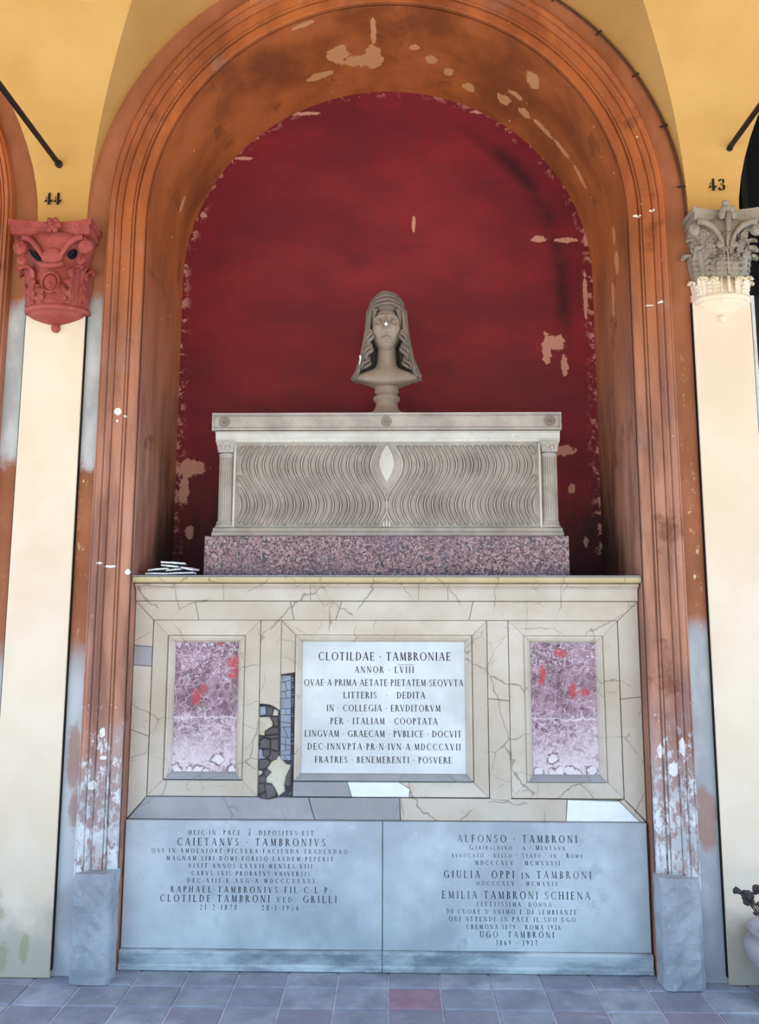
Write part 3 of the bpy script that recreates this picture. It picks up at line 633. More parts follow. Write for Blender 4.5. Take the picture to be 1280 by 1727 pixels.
zc = 196; k = 0; tilt = 0
while zc < 1150:                                     # crackled blue-grey bedding under the lost stile
    z1 = min(zc + rng.uniform(48, 120), 1190); tl = rng.uniform(-34, 34) if z1 < 1150 else 0; xe = 478 - zc * .01; md_ = rng.uniform(-.25, .25)
    za, zb = (zc - tilt / 2, zc + tilt / 2), (z1 - tl / 2, z1 + tl / 2)
    lp = lambda q, u: q[0] + (q[1] - q[0]) * u
    if rng.random() < .5: parts = [(0, .5 + md_, 0, .5 - md_), (.5 + md_, 1, .5 - md_, 1)]
    else: parts = [(0, 1, 0, 1)]
    for u0_, u1_, w0_, w1_ in parts:
        X = lambda u: 352 + (xe - 352) * u
        B().slab(rb([(X(u0_) + 2, lp(za, u0_) + 2), (X(u1_) - 2, lp(za, u1_) + 2), (X(w1_) - 2, lp(zb, w1_) - 2), (X(w0_) + 2, lp(zb, w0_) - 2)]), .121 + rng.uniform(-.003, .003), YB, .002).out('bedding_piece', 'bluegrey_backing', rev)
    nq = int((z1 - zc) / 22)
    for q in range(nq):
        c0 = zc + (q + .5) * (z1 - zc) / nq; w_ = rng.uniform(9, 14); h_ = rng.uniform(7, 11); xc = 494 - zc * .012
        B().slab(rb([(xc - w_, c0 - h_ * .4), (xc, c0 - h_), (xc + w_, c0 - h_ * .3), (xc + w_ * .8, c0 + h_ * .6), (xc - w_ * .5, c0 + h_)]), .122 + rng.uniform(-.004, .004), YB, .003).out('bedding_chip', 'rubble' if rng.random() < .5 else 'bluegrey_backing', rev)
    tilt = tl; zc = z1; k += 1
B().box(-.60, -.43, .128, .134, .74, 1.32).out('bedding_mortar', 'bedding_dark', rev)

# breccia panels
for (x0, x1, z0, z1, lab) in ((-1.008, -.704, .856, 1.459, 'mottled red violet breccia panel left of the inscription'), (.691, .999, .852, 1.461, 'mottled red violet breccia panel right of the inscription')):
    tag(B().rect(x0, x1, z0, z1, .112, .14, .002).out('breccia_panel', 'breccia'), lab, 'panel')
# inscription tablet
tab = thing('inscription_tablet', (-.009, .118, .855), 'white marble tablet carved with the CLOTILDAE TAMBRONIAE epitaph', 'tablet')
B().rect(-.397, .379, .852, 1.463, .112, .14, .002).out('tablet_slab', 'tablet_marble', tab)
inscription(tab, [("CLOTILDAE · TAMBRONIAE",-0.321,0.312,1.374,0.0391),("ANNOR · LVIII",-0.147,0.136,1.316,0.0306),("QVAE·A·PRIMA·AETATE·PIETATEM·SEQVVTA",-0.388,0.370,1.255,0.0305),
    ("LITTERIS   ·   DEDITA",-0.200,0.189,1.197,0.0304),("IN · COLLEGIA · ERVDITORVM",-0.279,0.262,1.137,0.0302),("PER · ITALIAM · COOPTATA",-0.261,0.247,1.077,0.0301),
    ("LINGVAM · GRAECAM · PVBLICE · DOCVIT",-0.382,0.359,1.019,0.0300),("DEC·INNVPTA·PR·N·IVN·A·MDCCCXVII",-0.367,0.355,0.960,0.0298),("FRATRES · BENEMERENTI · POSVERE",-0.332,0.313,0.900,0.0297)], .1115, 'ink')
B().box(.060, .136, .1114, .1116, 1.3535, 1.3555).out('numeral_overline', 'ink', tab)

# lower memorial slabs and their base stones
for (x0, x1, rows, lab, mt) in (
    (-1.204, -.0135, [("HEIC·IN  PACE  *  DEPOSITVS·EST",-0.909,-0.330,0.582,0.0209),("CAIETANVS · TAMBRONIVS",-0.960,-0.274,0.535,0.0326),("QVI·IN·AMOENIORE·PICTVRA·FACIENDA·TRADENDAQ·",-1.077,-0.159,0.502,0.0195),
        ("MAGNAM·SIBI·DOMI·FORISQ·LAVDEM·PEPERIT",-1.007,-0.238,0.469,0.0195),("VIXIT·ANNOS·LXXVII·MENSES·VIII·",-0.904,-0.320,0.437,0.0194),("CARVS·SVIS·PROBATVS·VNIVERSIS",-0.889,-0.344,0.404,0.0194),
        ("DEC·XIII·K·AVG·A·MDCCCXXXXI·",-0.908,-0.308,0.373,0.0193),("RAPHAEL·TAMBRONIVS·FIL·C·L·P·",-0.983,-0.245,0.330,0.0270),("CLOTILDE TAMBRONI ved. GRILLI",-1.030,-0.220,0.289,0.0307),("21·2·1878      28·1·1956",-0.846,-0.393,0.255,0.0230)],
        'grey marble grave slab carved for CAIETANVS TAMBRONIVS', 'faded_ink'),
    (-.0105, 1.198, [("ALFONSO · TAMBRONI",0.331,0.879,0.558,0.0325),("Garibaldino · a · Mentana",0.385,0.821,0.525,0.0220),("avvocato · dello · Stato · in · Roma",0.303,0.901,0.492,0.0207),("MDCCCXLV · MCMXXXII",0.411,0.797,0.459,0.0193),
        ("GIULIA  OPPI in TAMBRONI",0.267,0.938,0.402,0.0321),("MDCCCXLV · MCMXXIV",0.415,0.786,0.370,0.0192),("EMILIA TAMBRONI SCHIENA",0.258,0.930,0.313,0.0332),("ELETTISSIMA  DONNA",0.416,0.754,0.281,0.0191),
        ("DI CUORE D'ANIMO E DI SEMBIANZE",0.279,0.866,0.248,0.0203),("QUI ATTENDE IN PACE IL SUO UGO",0.289,0.860,0.216,0.0203),("CREMONA 1879 - ROMA 1936",0.367,0.792,0.183,0.0202),("UGO  TAMBRONI",0.428,0.762,0.148,0.0264),("1869 - 1937",0.502,0.686,0.115,0.0226)],
        'grey marble grave slab carved for ALFONSO TAMBRONI and family', 'fainter_ink')):
    s_ = thing('memorial_slab', ((x0 + x1) / 2, .10, .086), lab, 'grave slab')
    B().rect(x0, x1, .086, .643, .078, .134, .004).out('slab_stone', 'slab_marble', s_)
    inscription(s_, rows, .0775, mt)
for (x0, x1, lab) in ((-1.205, -.014, 'weathered base stone under the CAIETANVS TAMBRONIVS slab'), (-.011, 1.199, 'weathered base stone under the ALFONSO TAMBRONI slab')):
    b = B(); pr = [(.134, 0), (.062, 0), (.058, .004), (.060, .02), (.066, .028), (.064, .074), (.068, .083), (.08, .085), (.134, .085)]
    n = len(pr); b.grid([[(x0, y, z) for y, z in pr], [(x1, y, z) for y, z in pr]]); b.f += [tuple(range(n)), tuple(range(2 * n - 1, n - 1, -1))]
    tag(fix_normals(b.out('base_stone', 'plinth_stone')), lab, 'base stone')

# shelf with its cornice
shelf = thing('marble_shelf', (0, .1, 1.70), 'ochre marble shelf with moulded cornice carrying the granite plinth', 'shelf')
def mould_x(x0, x1, pr, name, mat, parent):
    n = len(pr); b = B().grid([[(x0, y, z) for y, z in pr], [(x1, y, z) for y, z in pr]]); b.f += [tuple(range(n)), tuple(range(2 * n - 1, n - 1, -1))]
    return fix_normals(b.out(name, mat, parent))
mould_x(-1.207, 1.207, [(.69, 1.770), (.030, 1.770), (.028, 1.772), (.026, 1.776), (.69, 1.776)], 'shelf_top', 'grey_marble', shelf)
mould_x(-1.206, 1.206, [(.69, 1.741), (.046, 1.741), (.036, 1.745), (.032, 1.752), (.032, 1.768), (.69, 1.768)], 'shelf_edge', 'ochre_marble', shelf)
xs = [-1.206, -.78, -.36, .16, .30, .84, 1.205]
for a, c in zip(xs, xs[1:]): mould_x(a + .0008, c - .0008, [(.30, 1.657), (.094, 1.657), (.092, 1.660), (.092, 1.700), (.088, 1.712), (.078, 1.722), (.066, 1.728), (.064, 1.736), (.068, 1.739), (.30, 1.739)], 'cornice_stone', G, shelf)

# ------------------------------------------------------------------ sarcophagus
SZ = 1.7765
tag(B().slab([(-.889, SZ), (.893, SZ), (.893, 1.973), (-.889, 1.973)], .12, .66, .004).out('granite_plinth', 'granite'), 'speckled pink grey granite block under the sarcophagus', 'plinth')
sar = thing('sarcophagus', (.005, .4, 1.9735), 'carved stone sarcophagus with wavy fluted front standing on granite', 'sarcophagus')
P0, P1, PZ0, PZ1 = -.758, .768, 2.022, 2.455
SC = (P0 + P1) / 2
B().box(-.845, .862, .202, .64, 1.9737, 2.5).out('body', 'sarcophagus_stone', sar)
mould_x(-.862, .876, [(.3, 1.9737), (.150, 1.9737), (.148, 1.978), (.148, 1.990), (.160, 1.998), (.172, 2.002), (.176, 2.016), (.183, 2.021), (.3, 2.021)], 'base_moulding', 'sarcophagus_stone', sar)
mould_x(-.862, .876, [(.3, 2.456), (.186, 2.456), (.182, 2.459), (.182, 2.472), (.178, 2.476), (.176, 2.500), (.170, 2.503), (.170, 2.5105), (.3, 2.5105)], 'top_frieze', 'fillet_stone', sar)
for x in (P0 - .011, P1 + .001): B().rect(x, x + .010, PZ0, PZ1, .182, .21, .003).out('border_strip', 'fillet_stone', sar)
NS, AMP, SP = 40, .0425, .0388
def runs(x0, sgn):                                   # the S-curve, cut where it leaves the panel
    seg, cur = [], []
    for i in range(NS + 1):
        tt = i / NS; x = SC + sgn * (x0 + AMP * math.sin(2 * PI * tt)); z = PZ1 - .012 - (PZ1 - PZ0 - .024) * tt
        if P0 + .012 < x < P1 - .012: cur.append((x, z))
        else:
            if len(cur) > 5: seg.append(cur)
            cur = []
    if len(cur) > 5: seg.append(cur)
    return seg
def rib(pts, half, hgt, base, name, mat):
    rows = []; n = len(pts)
    for i, (x, z) in enumerate(pts):
        a = Vector(pts[max(i - 1, 0)]); c = Vector(pts[min(i + 1, n - 1)]); d = (c - a).normalized(); nx = Vector((-d.y, d.x))
        e = min(1, min(i, n - 1 - i) / 2.0); s = math.sqrt(max(.05, 1 - (1 - e) ** 2)); row = []
        for j in range(9):
            u = -1 + j / 4; p = Vector((x, z)) + nx * half * s * u; row.append((p.x, base - hgt * s * math.sqrt(max(0, 1 - u * u)) + .001, p.y))
        rows.append(row)
    return fix_normals(B().grid(rows).out(name, mat, sar, True))
for sgn in (-1, 1):
    for kk in range(0, 21):
        for sg in runs(AMP + .016 + kk * SP, sgn): rib(sg, .0150, .018, .202, 'strigil', 'flute_stone')
        for sg in runs(AMP + .016 + kk * SP - SP / 2, sgn): rib(sg, .0034, .014, .202, 'strigil_ridge', 'fillet_stone')
# almond and small leaf on the axis
def almond(zc, hw, hh, name, yb=.199):
    n = 16; pts = [(SC + hw * math.sin(PI * i / n) * (1 if q else -1), zc - hh + 2 * hh * i / n) for q in (0, 1) for i in (range(n + 1) if q else range(n, -1, -1))]
    pts = [pts[i] for i in range(len(pts)) if i == 0 or (Vector(pts[i]) - Vector(pts[i - 1])).length > 1e-5]; pts = pts[:-1]
    B().slab(pts, .190, .205, .004).out(name, 'fillet_stone', sar)
almond(2.35, .038, .098, 'almond_boss')
for k_, dx in enumerate((-.014, 0, .014)):
    B().slab([(SC + dx - .006, 2.026), (SC + dx + .006, 2.026), (SC + dx * 1.1 + .004, 2.055), (SC + dx * .6, 2.075 if dx == 0 else 2.062), (SC + dx * 1.1 - .004, 2.055)], .192, .205, .003).out('leaf_tip', 'fillet_stone', sar)
# corner colonnettes
for sx, xc in ((-1, -.808), (1, .822)):
    c_ = B().lathe([(.05, 2.022), (.05, 2.034), (.042, 2.037), (.045, 2.048), (.038, 2.054), (.035, 2.06), (.034, 2.36), (.033, 2.385), (.038, 2.389), (.040, 2.397), (.036, 2.402)], (xc, .203), 24, .75).out('colonnette', 'sarcophagus_stone', sar, True)
    for q in range(9):                               # shallow vertical flutes on the shaft
        a = PI + PI * (q + .5) / 9; B().tube([(xc + .034 * math.cos(a), .203 + .0255 * math.sin(a), 2.07), (xc + .033 * math.cos(a), .203 + .025 * math.sin(a), 2.378)], .0026, 5).out('reed', 'flute_stone', c_)
    b = B(); rows = []
    for i in range(7):
        z = 2.402 + .054 * i / 6; h_ = .038 + .010 * (i / 6) ** 1.5
        rows.append([(xc - h_, .205, z), (xc - h_, .170 - .008 * i / 6, z), (xc + h_, .170 - .008 * i / 6, z), (xc + h_, .205, z)])
    cp = b.grid(rows).out('colonnette_capital', 'sarcophagus_stone', sar)
    for q in range(4): B().ball((xc - .030 + .020 * q, .166, 2.424 + .012 * (q % 2)), (.011, .008, .016), 10, 6).out('leaf_knob', 'sarcophagus_stone', cp, True)
# lid
lid = B().box(-.868, .872, .158, .66, 2.511, 2.598).out('lid', 'sarcophagus_stone', sar)
def lid_bar(x0, x1, z0, z1): B().rect(x0, x1, z0, z1, .149, .17, .002).out('lid_border', 'sarcophagus_stone', lid)
lid_bar(-.877, .881, 2.589, 2.601); lid_bar(-.877, .881, 2.511, 2.524); lid_bar(-.877, -.866, 2.5245, 2.5885); lid_bar(.870, .881, 2.5245, 2.5885)
mould_x(-.865, .869, [(.17, 2.526), (.157, 2.526), (.154, 2.530), (.154, 2.582), (.157, 2.586), (.17, 2.586)], 'lid_panel', 'sarcophagus_stone', lid)
for xc in (-.815, .004, .822):                       # rosettes: ring, petals and eye
    zc = 2.556; b = B().tube([(xc + .025 * math.cos(2 * PI * i / 24), .152, zc + .025 * math.sin(2 * PI * i / 24)) for i in range(25)], .0032, 6)
    for q in range(6):
        a = 2 * PI * q / 6 + PI / 2; b.ball((xc + .0145 * math.cos(a), .152, zc + .0145 * math.sin(a)), (.0072, .006, .0072), 10, 6)
    b.ball((xc, .151, zc), (.006, .009, .006), 10, 6)
    b.out('rosette', 'flute_stone', lid, True)

# ------------------------------------------------------------------ veiled bust
BX = .003
bust = thing('veiled_bust', (BX, .40, 2.6015), 'weathered stone bust of a veiled woman on a turned socle', 'bust')
B().box(BX - .095, BX + .095, .305, .495, 2.6016, 2.644).out('socle_plinth', 'bust_stone', bust)
B().lathe([(.093, 2.644), (.093, 2.652), (.088, 2.660), (.072, 2.672), (.062, 2.690), (.058, 2.708), (.060, 2.722), (.069, 2.730), (.073, 2.738), (.070, 2.748), (.060, 2.756), (.056, 2.762), (.056, 2.770), (.064, 2.774), (.065, 2.786), (.062, 2.800), (.062, 2.806)], (BX, .40), 40).out('socle', 'bust_stone', bust, True)
def gs(v, s): return math.exp(-(v / s) ** 2)
def bust_body():
    b = B(); n = 64
    prof = [(3.04, .050, .056, .392, 0), (2.99, .051, .056, .394, 0), (2.94, .054, .057, .395, 0), (2.915, .060, .061, .394, 0), (2.900, .076, .068, .391, .003), (2.889, .105, .078, .388, .008), (2.879, .137, .088, .386, .016),
            (2.869, .163, .096, .385, .025), (2.860, .176, .100, .385, .034), (2.852, .177, .100, .385, .038), (2.844, .171, .097, .386, .038), (2.832, .145, .089, .388, .031), (2.818, .108, .074, .392, .018), (2.806, .074, .062, .397, .006), (2.799, .062, .056, .40, 0)]
    rows = []
    for z, rx, ry, cy, dr in prof:
        row = []
        for i in range(n):
            a = 2 * PI * i / n; fr = max(0, -math.sin(a)); zz = z - dr * fr ** 1.5
            x = rx * math.cos(a); y = cy + ry * math.sin(a)
            if 2.885 < z < 2.93: y -= .006 * fr * (gs(abs(x) - .02, .014))          # collar bones
            row.append((BX + x, y, zz))
        rows.append(row)
    b.grid(rows, True)
    return b
def bust_head():
    b = B(); n, m = 150, 110; C0 = (BX - .002, .378, 3.112); rx, ry, rz = .084, .106, .132; rows = []
    for i in range(m + 1):
        th = PI * i / m; row = []
        for j in range(n):
            a = 2 * PI * j / n; sx, sy, sz = math.sin(th) * math.cos(a), math.sin(th) * math.sin(a), -math.cos(th)
            X, Y, Z = rx * sx, ry * sy, rz * sz; front = max(0, -sy)
            if Z < -.01: X *= 1 - .42 * ((-.01 - Z) / .126) ** 1.6; Y += .012 * ((-.01 - Z) / .126) if sy > 0 else 0
            aX = abs(X); d = 0
            if front > .05:
                nz_ = max(0, min(1, (.060 - Z) / .080))
                if Z > -.030: d += .042 * gs(X, .0075 + .0075 * nz_) * nz_ ** .8 * min(1, (Z + .030) / .009)      # nose
                d += .012 * gs(aX - .014, .0065) * gs(Z + .017, .008)                                         # nostrils
                d -= .036 * gs(aX - .037, .019) * gs(Z - .027, .0150)                                        # sockets
                d += .014 * gs(aX - .034, .030) * gs(Z - .051, .0075)                                        # brow
                d += .006 * gs(aX - .037, .0125) * gs(Z - .024, .0090)                                       # eyeball
                d -= .007 * gs(aX - .037, .014) * gs(Z - .0225, .0022)                                       # lid slit
                dz = Z + 11 * X * X
                d += .015 * gs(X, .022) * (gs(dz + .048, .0055) + .95 * gs(dz + .068, .0065)) - .024 * gs(X, .024) * gs(dz + .0575, .0040)
                d -= .010 * gs(X, .020) * gs(dz + .083, .0055); d += .012 * gs(X, .028) * gs(Z + .106, .018)
                d -= .006 * gs(aX - .030 + .15 * Z, .006) * gs(Z + .030, .014)                               # cheek folds
                d += .006 * gs(aX - .052, .018) * gs(Z + .010, .024)
            row.append((C0[0] + X, C0[1] + Y - d * min(1, front * 2.2), C0[2] + Z))
        rows.append(row)
    return b.grid(rows, True)
bd = bust_body(); hd = bust_head(); bd.add(hd.v, hd.f); fix_normals(bd.out('head_and_chest', 'bust_stone', bust, True))
for s in (-1, 1):
    e_ = B().ball((BX - .002 + s * .036, .3085, 3.136), (.0155, .0150, .0125), 18, 12).out('eye', 'bust_stone', bust, True)
    B().tube([(BX - .002 + s * .036 + .0165 * math.cos(a), .3035 - .010 * math.sin(a) ** 2 + .10 * max(0, s * math.cos(a)) * .0165 * 2, 3.1365 + .0125 * math.sin(a)) for a in [PI * 1.06 * i / 12 - .1 for i in range(13)]], .0028, 6).out('eyelid', 'bust_stone', e_, True)
def veil():
    L = [(3.317, .016, .02, 60), (3.311, .048, .065, 62), (3.295, .075, .095, 62), (3.266, .093, .112, 58), (3.22, .103, .122, 54), (3.16, .110, .126, 53), (3.10, .116, .126, 53), (3.04, .124, .124, 54), (2.98, .136, .120, 55), (2.92, .154, .117, 56), (2.88, .170, .114, 56), (2.853, .182, .112, 56), (2.845, .186, .112, 57)]
    rows = []
    n = 72
    for z, rx, ry, a0 in L:
        row = []
        for j in range(n + 1):
            a = math.radians(a0 + (360 - 2 * a0) * j / n); e = math.degrees(min(a, 2 * PI - a)); s = 1 if a < PI else -1
            k = 1 + .045 * math.sin(e * .42 + 6 * z + s) * min(1, (3.3 - z) * 6) + .02 * math.sin(e * .9 - 20 * z)
            row.append((BX + rx * k * math.sin(a), .385 - ry * k * math.cos(a), z + .006 * math.sin(e * .25)))
        rows.append(row)
    o = fix_normals(B().grid(rows).out('veil', 'veil_stone', bust, True)); md = o.modifiers.new('thick', 'SOLIDIFY'); md.thickness = .007; md.offset = -1
    return o
ve = veil()
for s in (-1, 1):                                    # folds hanging beside the face
    for q in range(3):
        a = math.radians(57 + 11 * q); pts = []; rd = []
        for i in range(12):
            tt = i / 11; z = 3.22 - tt * .36; rx = .104 + .076 * tt ** 1.7; ry = .122 - .01 * tt
            pts.append((BX + s * (rx * math.sin(a + .10 * math.sin(3 * tt + q))), .385 - ry * math.cos(a + .1 * math.sin(3 * tt + q)), z)); rd.append(.0065 + .003 * math.sin(2.5 * tt + q))
        B().tube(pts, rd, 8).out('veil_fold', 'veil_stone', ve, True)
    for q in range(2):                               # long curls beside the neck
        pts = []; rd = []
        for i in range(40):
            tt = i / 39; w = .010 + .006 * tt; pts.append((BX + s * (.078 + .030 * tt ** 1.4 + .010 * q + w * math.cos(18 * tt + 2 * q)), .312 + .004 * q + .008 * tt + .7 * w * math.sin(18 * tt + 2 * q), 3.10 - .215 * tt)); rd.append(.0075 + .003 * math.sin(PI * tt))
        B().tube(pts, rd, 8).out('hair_curl', 'veil_stone', bust, True)
    for q in range(5):                               # waved hair around the brow
        pts = []
        for i in range(14):
            tt = i / 13; a = math.radians(38 + 34 * tt + 3 * q) ; R_ = .985 + .014 * q
            pts.append((BX + s * (.084 * R_ * math.sin(a)), .378 - .108 * R_ * math.cos(a) + .004 * math.sin(16 * tt + q), 3.203 + .004 * q - .085 * tt ** 1.2 + .004 * math.sin(15 * tt + 2 * q)))
        B().tube(pts, .0050, 7).out('hair_wave', 'veil_stone', bust, True)
B().ball((BX - .001, .386, 3.238), (.089, .113, .050), 40, 20).out('hair_cap', 'veil_stone', bust, True)
for q, (z, R_, wd) in enumerate(((3.226, 1.02, .009), (3.248, .99, .011), (3.272, .93, .011), (3.294, .78, .011))):   # head cloth bands
    pts = []
    for i in range(25):
        a = math.radians(-72 + 144 * i / 24); pts.append((BX + .092 * R_ * math.sin(a), .380 - .112 * R_ * math.cos(a), z - .030 * (1 - math.cos(a)) + .002 * math.sin(6 * a + q)))
    B().tube(pts, wd, 8).out('head_band', 'veil_stone', bust, True)
B().ball((BX - .002, .2330, 3.098), (.0085, .006, .0095), 10, 6).out('nose_repair', 'new_plaster', bust, True)
B().slab([(BX - .146, 2.955), (BX - .140, 2.962), (BX - .134, 2.95), (BX - .138, 2.925), (BX - .144, 2.905), (BX - .1475, 2.91), (BX - .143, 2.935)], .318, .36, .002).out('veil_chip', 'new_plaster', bust)

# ------------------------------------------------------------------ capitals
def leaf(parent, cx, cy, az, z0, h, w, r0, lean, curl, mat, name='leaf', lob=4, sy=.66):
    rows = []; nv, nu = 18, 13
    for i in range(nv + 1):
        v = i / nv; hook = max(0, (v - .68) / .32); outw = r0 + lean * v + curl * (1 - math.cos(hook * PI * .75)) * .6
        z = z0 + h * (v if v < .68 else .68 + .32 * math.sin(hook * PI * .8) / (PI * .8) * 1.6)
        hw = w * (.55 + .55 * math.sin(PI * min(1, .15 + v * .75))) * (1 - .72 * max(0, v - .75) / .25) * (1 - .34 * abs(math.sin(lob * PI * v)) ** .7)
        row = []
        for j in range(nu):
            u = -1 + 2 * j / (nu - 1); rad = outw - .10 * w * abs(u) * (1.4 - v) + .016 * w / .05 * math.cos(3 * PI * u) * .3 - (.006 if abs(u) < .1 else 0)
            dx, dy = math.sin(az), -math.cos(az); tx, ty = math.cos(az), math.sin(az)
            row.append((cx + dx * rad + tx * hw * u, cy + sy * dy * rad + ty * hw * u * .8 - .010 * abs(u) ** 2 * math.cos(2 * lob * PI * v), z - .12 * h * u * u * v))
        rows.append(row)
    o = fix_normals(B().grid(rows).out(name, mat, parent, True)); md = o.modifiers.new('thick', 'SOLIDIFY'); md.thickness = .008; md.offset = 0
    return o
def volute(parent, c, R_, s, mat, az=.6, wd=.022):
    pts, rd = [], []
    for i in range(46):
        tt = i / 45; a = PI * .5 + tt * 3.4 * PI; r = R_ * (1 - .86 * tt ** .8)
        dx = math.cos(a) * r; pts.append((c[0] + s * dx * math.cos(az), c[1] + abs(dx) * 0 - dx * math.sin(az) * .5 - .010 * tt, c[2] + math.sin(a) * r)); rd.append(R_ * .25 * (1 - .55 * tt))
    o = B().tube(pts, rd, 8).out('volute', mat, parent, True)
    B().ball((c[0], c[1] - .006, c[2]), (R_ * .8, R_ * .35, R_ * .8), 16, 10).out('volute_disc', mat, o, True)
    B().ball((c[0], c[1] - .022, c[2]), R_ * .22, 10, 6).out('volute_eye', mat, o, True)
    return o
def abacus(parent, cx, hw, z0, z1, mat):
    for (za, zb, k, nm) in ((z0, z0 + (z1 - z0) * .55, .94, 'abacus_cavetto'), (z0 + (z1 - z0) * .55, z1, 1.0, 'abacus')):
        n = 16; fr = [(cx - hw * k + 2 * hw * k * i / n, -.020 - (.128 * k - .036 * math.sin(PI * i / n) ** .8)) for i in range(n + 1)]
        pl = [(cx - hw * k, .02)] + fr + [(cx + hw * k, .02)]; m = len(pl)
        vs = [(x, y + (.012 if nm != 'abacus' else .004) * (y < 0), za) for x, y in pl] + [(x, y, zb) for x, y in pl]
        fix_normals(mk(nm, vs, [tuple(range(m)), tuple(range(2 * m - 1, m - 1, -1))] + [(i, (i + 1) % m, m + (i + 1) % m, m + i) for i in range(m)], mat, parent))
# left: red painted capital
R1 = 'capital_red'; cx, cy = -1.618, -.015
cap = thing('pilaster_capital', (cx, cy, 2.95), 'red painted carved capital with volutes on the left pilaster', 'capital')
B().lathe([(.150, 3.072), (.146, 3.10), (.140, 3.20), (.142, 3.30), (.165, 3.40), (.175, 3.43)], (cx, cy), 40, .66).out('bell', R1, cap, True)
B().lathe([(.150, 3.050), (.158, 3.054), (.161, 3.062), (.158, 3.070), (.150, 3.074)], (cx, cy), 40, .66).out('astragal', R1, cap, True)
B().lathe([(.014, 2.996), (.024, 3.000), (.065, 3.010), (.115, 3.028), (.150, 3.052)], (cx, cy), 40, .66).out('pendant_cone', R1, cap, True)
B().ball((cx, cy - .014, 2.982), (.022, .02, .024), 14, 9).out('pendant_knob', R1, cap, True)
abacus(cap, cx - .008, .203, 3.425, 3.492, R1)
for s in (-1, 1):
    leaf(cap, cx, cy, s * .85, 3.078, .235, .058, .150, .012, .055, R1)
    leaf(cap, cx, cy, s * 1.35, 3.08, .225, .040, .152, .010, .03, R1)
    volute(cap, (cx + s * .160, cy - .092, 3.362), .044, s, R1)
    volute(cap, (cx + s * .146, cy - .098, 3.292), .028, s, R1)
    pts = [(cx + s * (.03 + .115 * i / 11), cy - .098 - .012 * math.sin(PI * i / 11), 3.29 + .12 * math.sin(PI * .5 * i / 11)) for i in range(12)]
    B().tube(pts, [.010 + .006 * i / 11 for i in range(12)], 8).out('volute_stem', R1, cap, True)
    leaf(cap, cx, cy, s * .36, 3.078, .10, .030, .150, .006, .03, R1, 'small_leaf', 3)
    for q in range(4): B().tube([(cx + s * (.105 + .013 * q), cy - .078 + .018 * q, 3.09), (cx + s * (.105 + .013 * q), cy - .080 + .018 * q, 3.24)], .005, 6).out('leaf_rib', R1, cap, True)
for s, k in ((-1, 1.0), (1, .62)):
    b = B().slab([(cx + s * (.112 - .060 * u * k - .010 * math.sin(PI * u)), 3.350 - .060 * k * u ** 1.3) for u in (0, .25, .5, .75, 1)] + [(cx + s * (.112 - .060 * u * k + .004 * math.sin(PI * u)), 3.332 - .042 * k * u - .006 * math.sin(PI * u)) for u in (.8, .5, .2)], cy - .106, cy - .07, .001)
    b.out('hollow_shade', 'near_black', cap)  # black slab paints the shade of a hollow; nothing is cut in
ring = [(cx + .042 * math.cos(2 * PI * i / 24), cy - .100, 3.182 + .050 * math.sin(2 * PI * i / 24)) for i in range(25)]
B().tube(ring, .007, 8).out('medallion_ring', R1, cap, True)
B().ball((cx, cy - .094, 3.182), (.034, .016, .042), 16, 10).out('medallion', R1, cap, True)
B().ball((cx, cy - .108, 3.165), (.014, .012, .014), 12, 8).out('medallion_bud', R1, cap, True)
B().tube([(cx - .06, cy - .1, 3.275), (cx - .02, cy - .108, 3.262), (cx + .02, cy - .108, 3.262), (cx + .06, cy - .1, 3.275)], .014, 8).out('mask_band', R1, cap, True)
B().ball((cx, cy - .098, 3.31), (.055, .02, .05), 16, 10).out('mask_field', R1, cap, True)
ro = B().ball((cx + .002, cy - .112, 3.465), (.030, .018, .030), 16, 10).out('rosette', R1, cap, True)
for q in range(6):
    a = 2 * PI * q / 6; B().ball((cx + .002 + .028 * math.cos(a), cy - .116, 3.465 + .026 * math.sin(a)), (.016, .014, .016), 10, 7).out('petal', R1, ro, True)
B().ball((cx + .002, cy - .134, 3.465), .011, 10, 7).out('rosette_eye', R1, ro, True)
# right: grey capital over a cream leaf collar
GC, CC = 'capital_grey', 'capital_cream'; cx, cy = 1.632, -.015
cap = thing('pilaster_capital', (cx, cy, 2.98), 'grey acanthus capital with cream leaf collar on the right pilaster', 'capital')
B().lathe([(.122, 3.190), (.124, 3.26), (.130, 3.36), (.145, 3.43), (.152, 3.475)], (cx, cy), 40, .72).out('bell', GC, cap, True)
B().lathe([(.124, 3.110), (.120, 3.125), (.120, 3.192)], (cx, cy), 40, .72).out('lower_bell', CC, cap, True)
B().lathe([(.126, 3.086), (.134, 3.090), (.137, 3.100), (.134, 3.110), (.124, 3.114)], (cx, cy), 40, .72).out('astragal', CC, cap, True)
B().lathe([(.012, 3.028), (.020, 3.033), (.070, 3.056), (.115, 3.077), (.128, 3.088)], (cx, cy), 40, .72).out('pendant_cone', CC, cap, True)
B().ball((cx, cy - .012, 3.014), .019, 14, 9).out('pendant_knob', CC, cap, True)
abacus(cap, cx + .004, .166, 3.468, 3.526, GC)
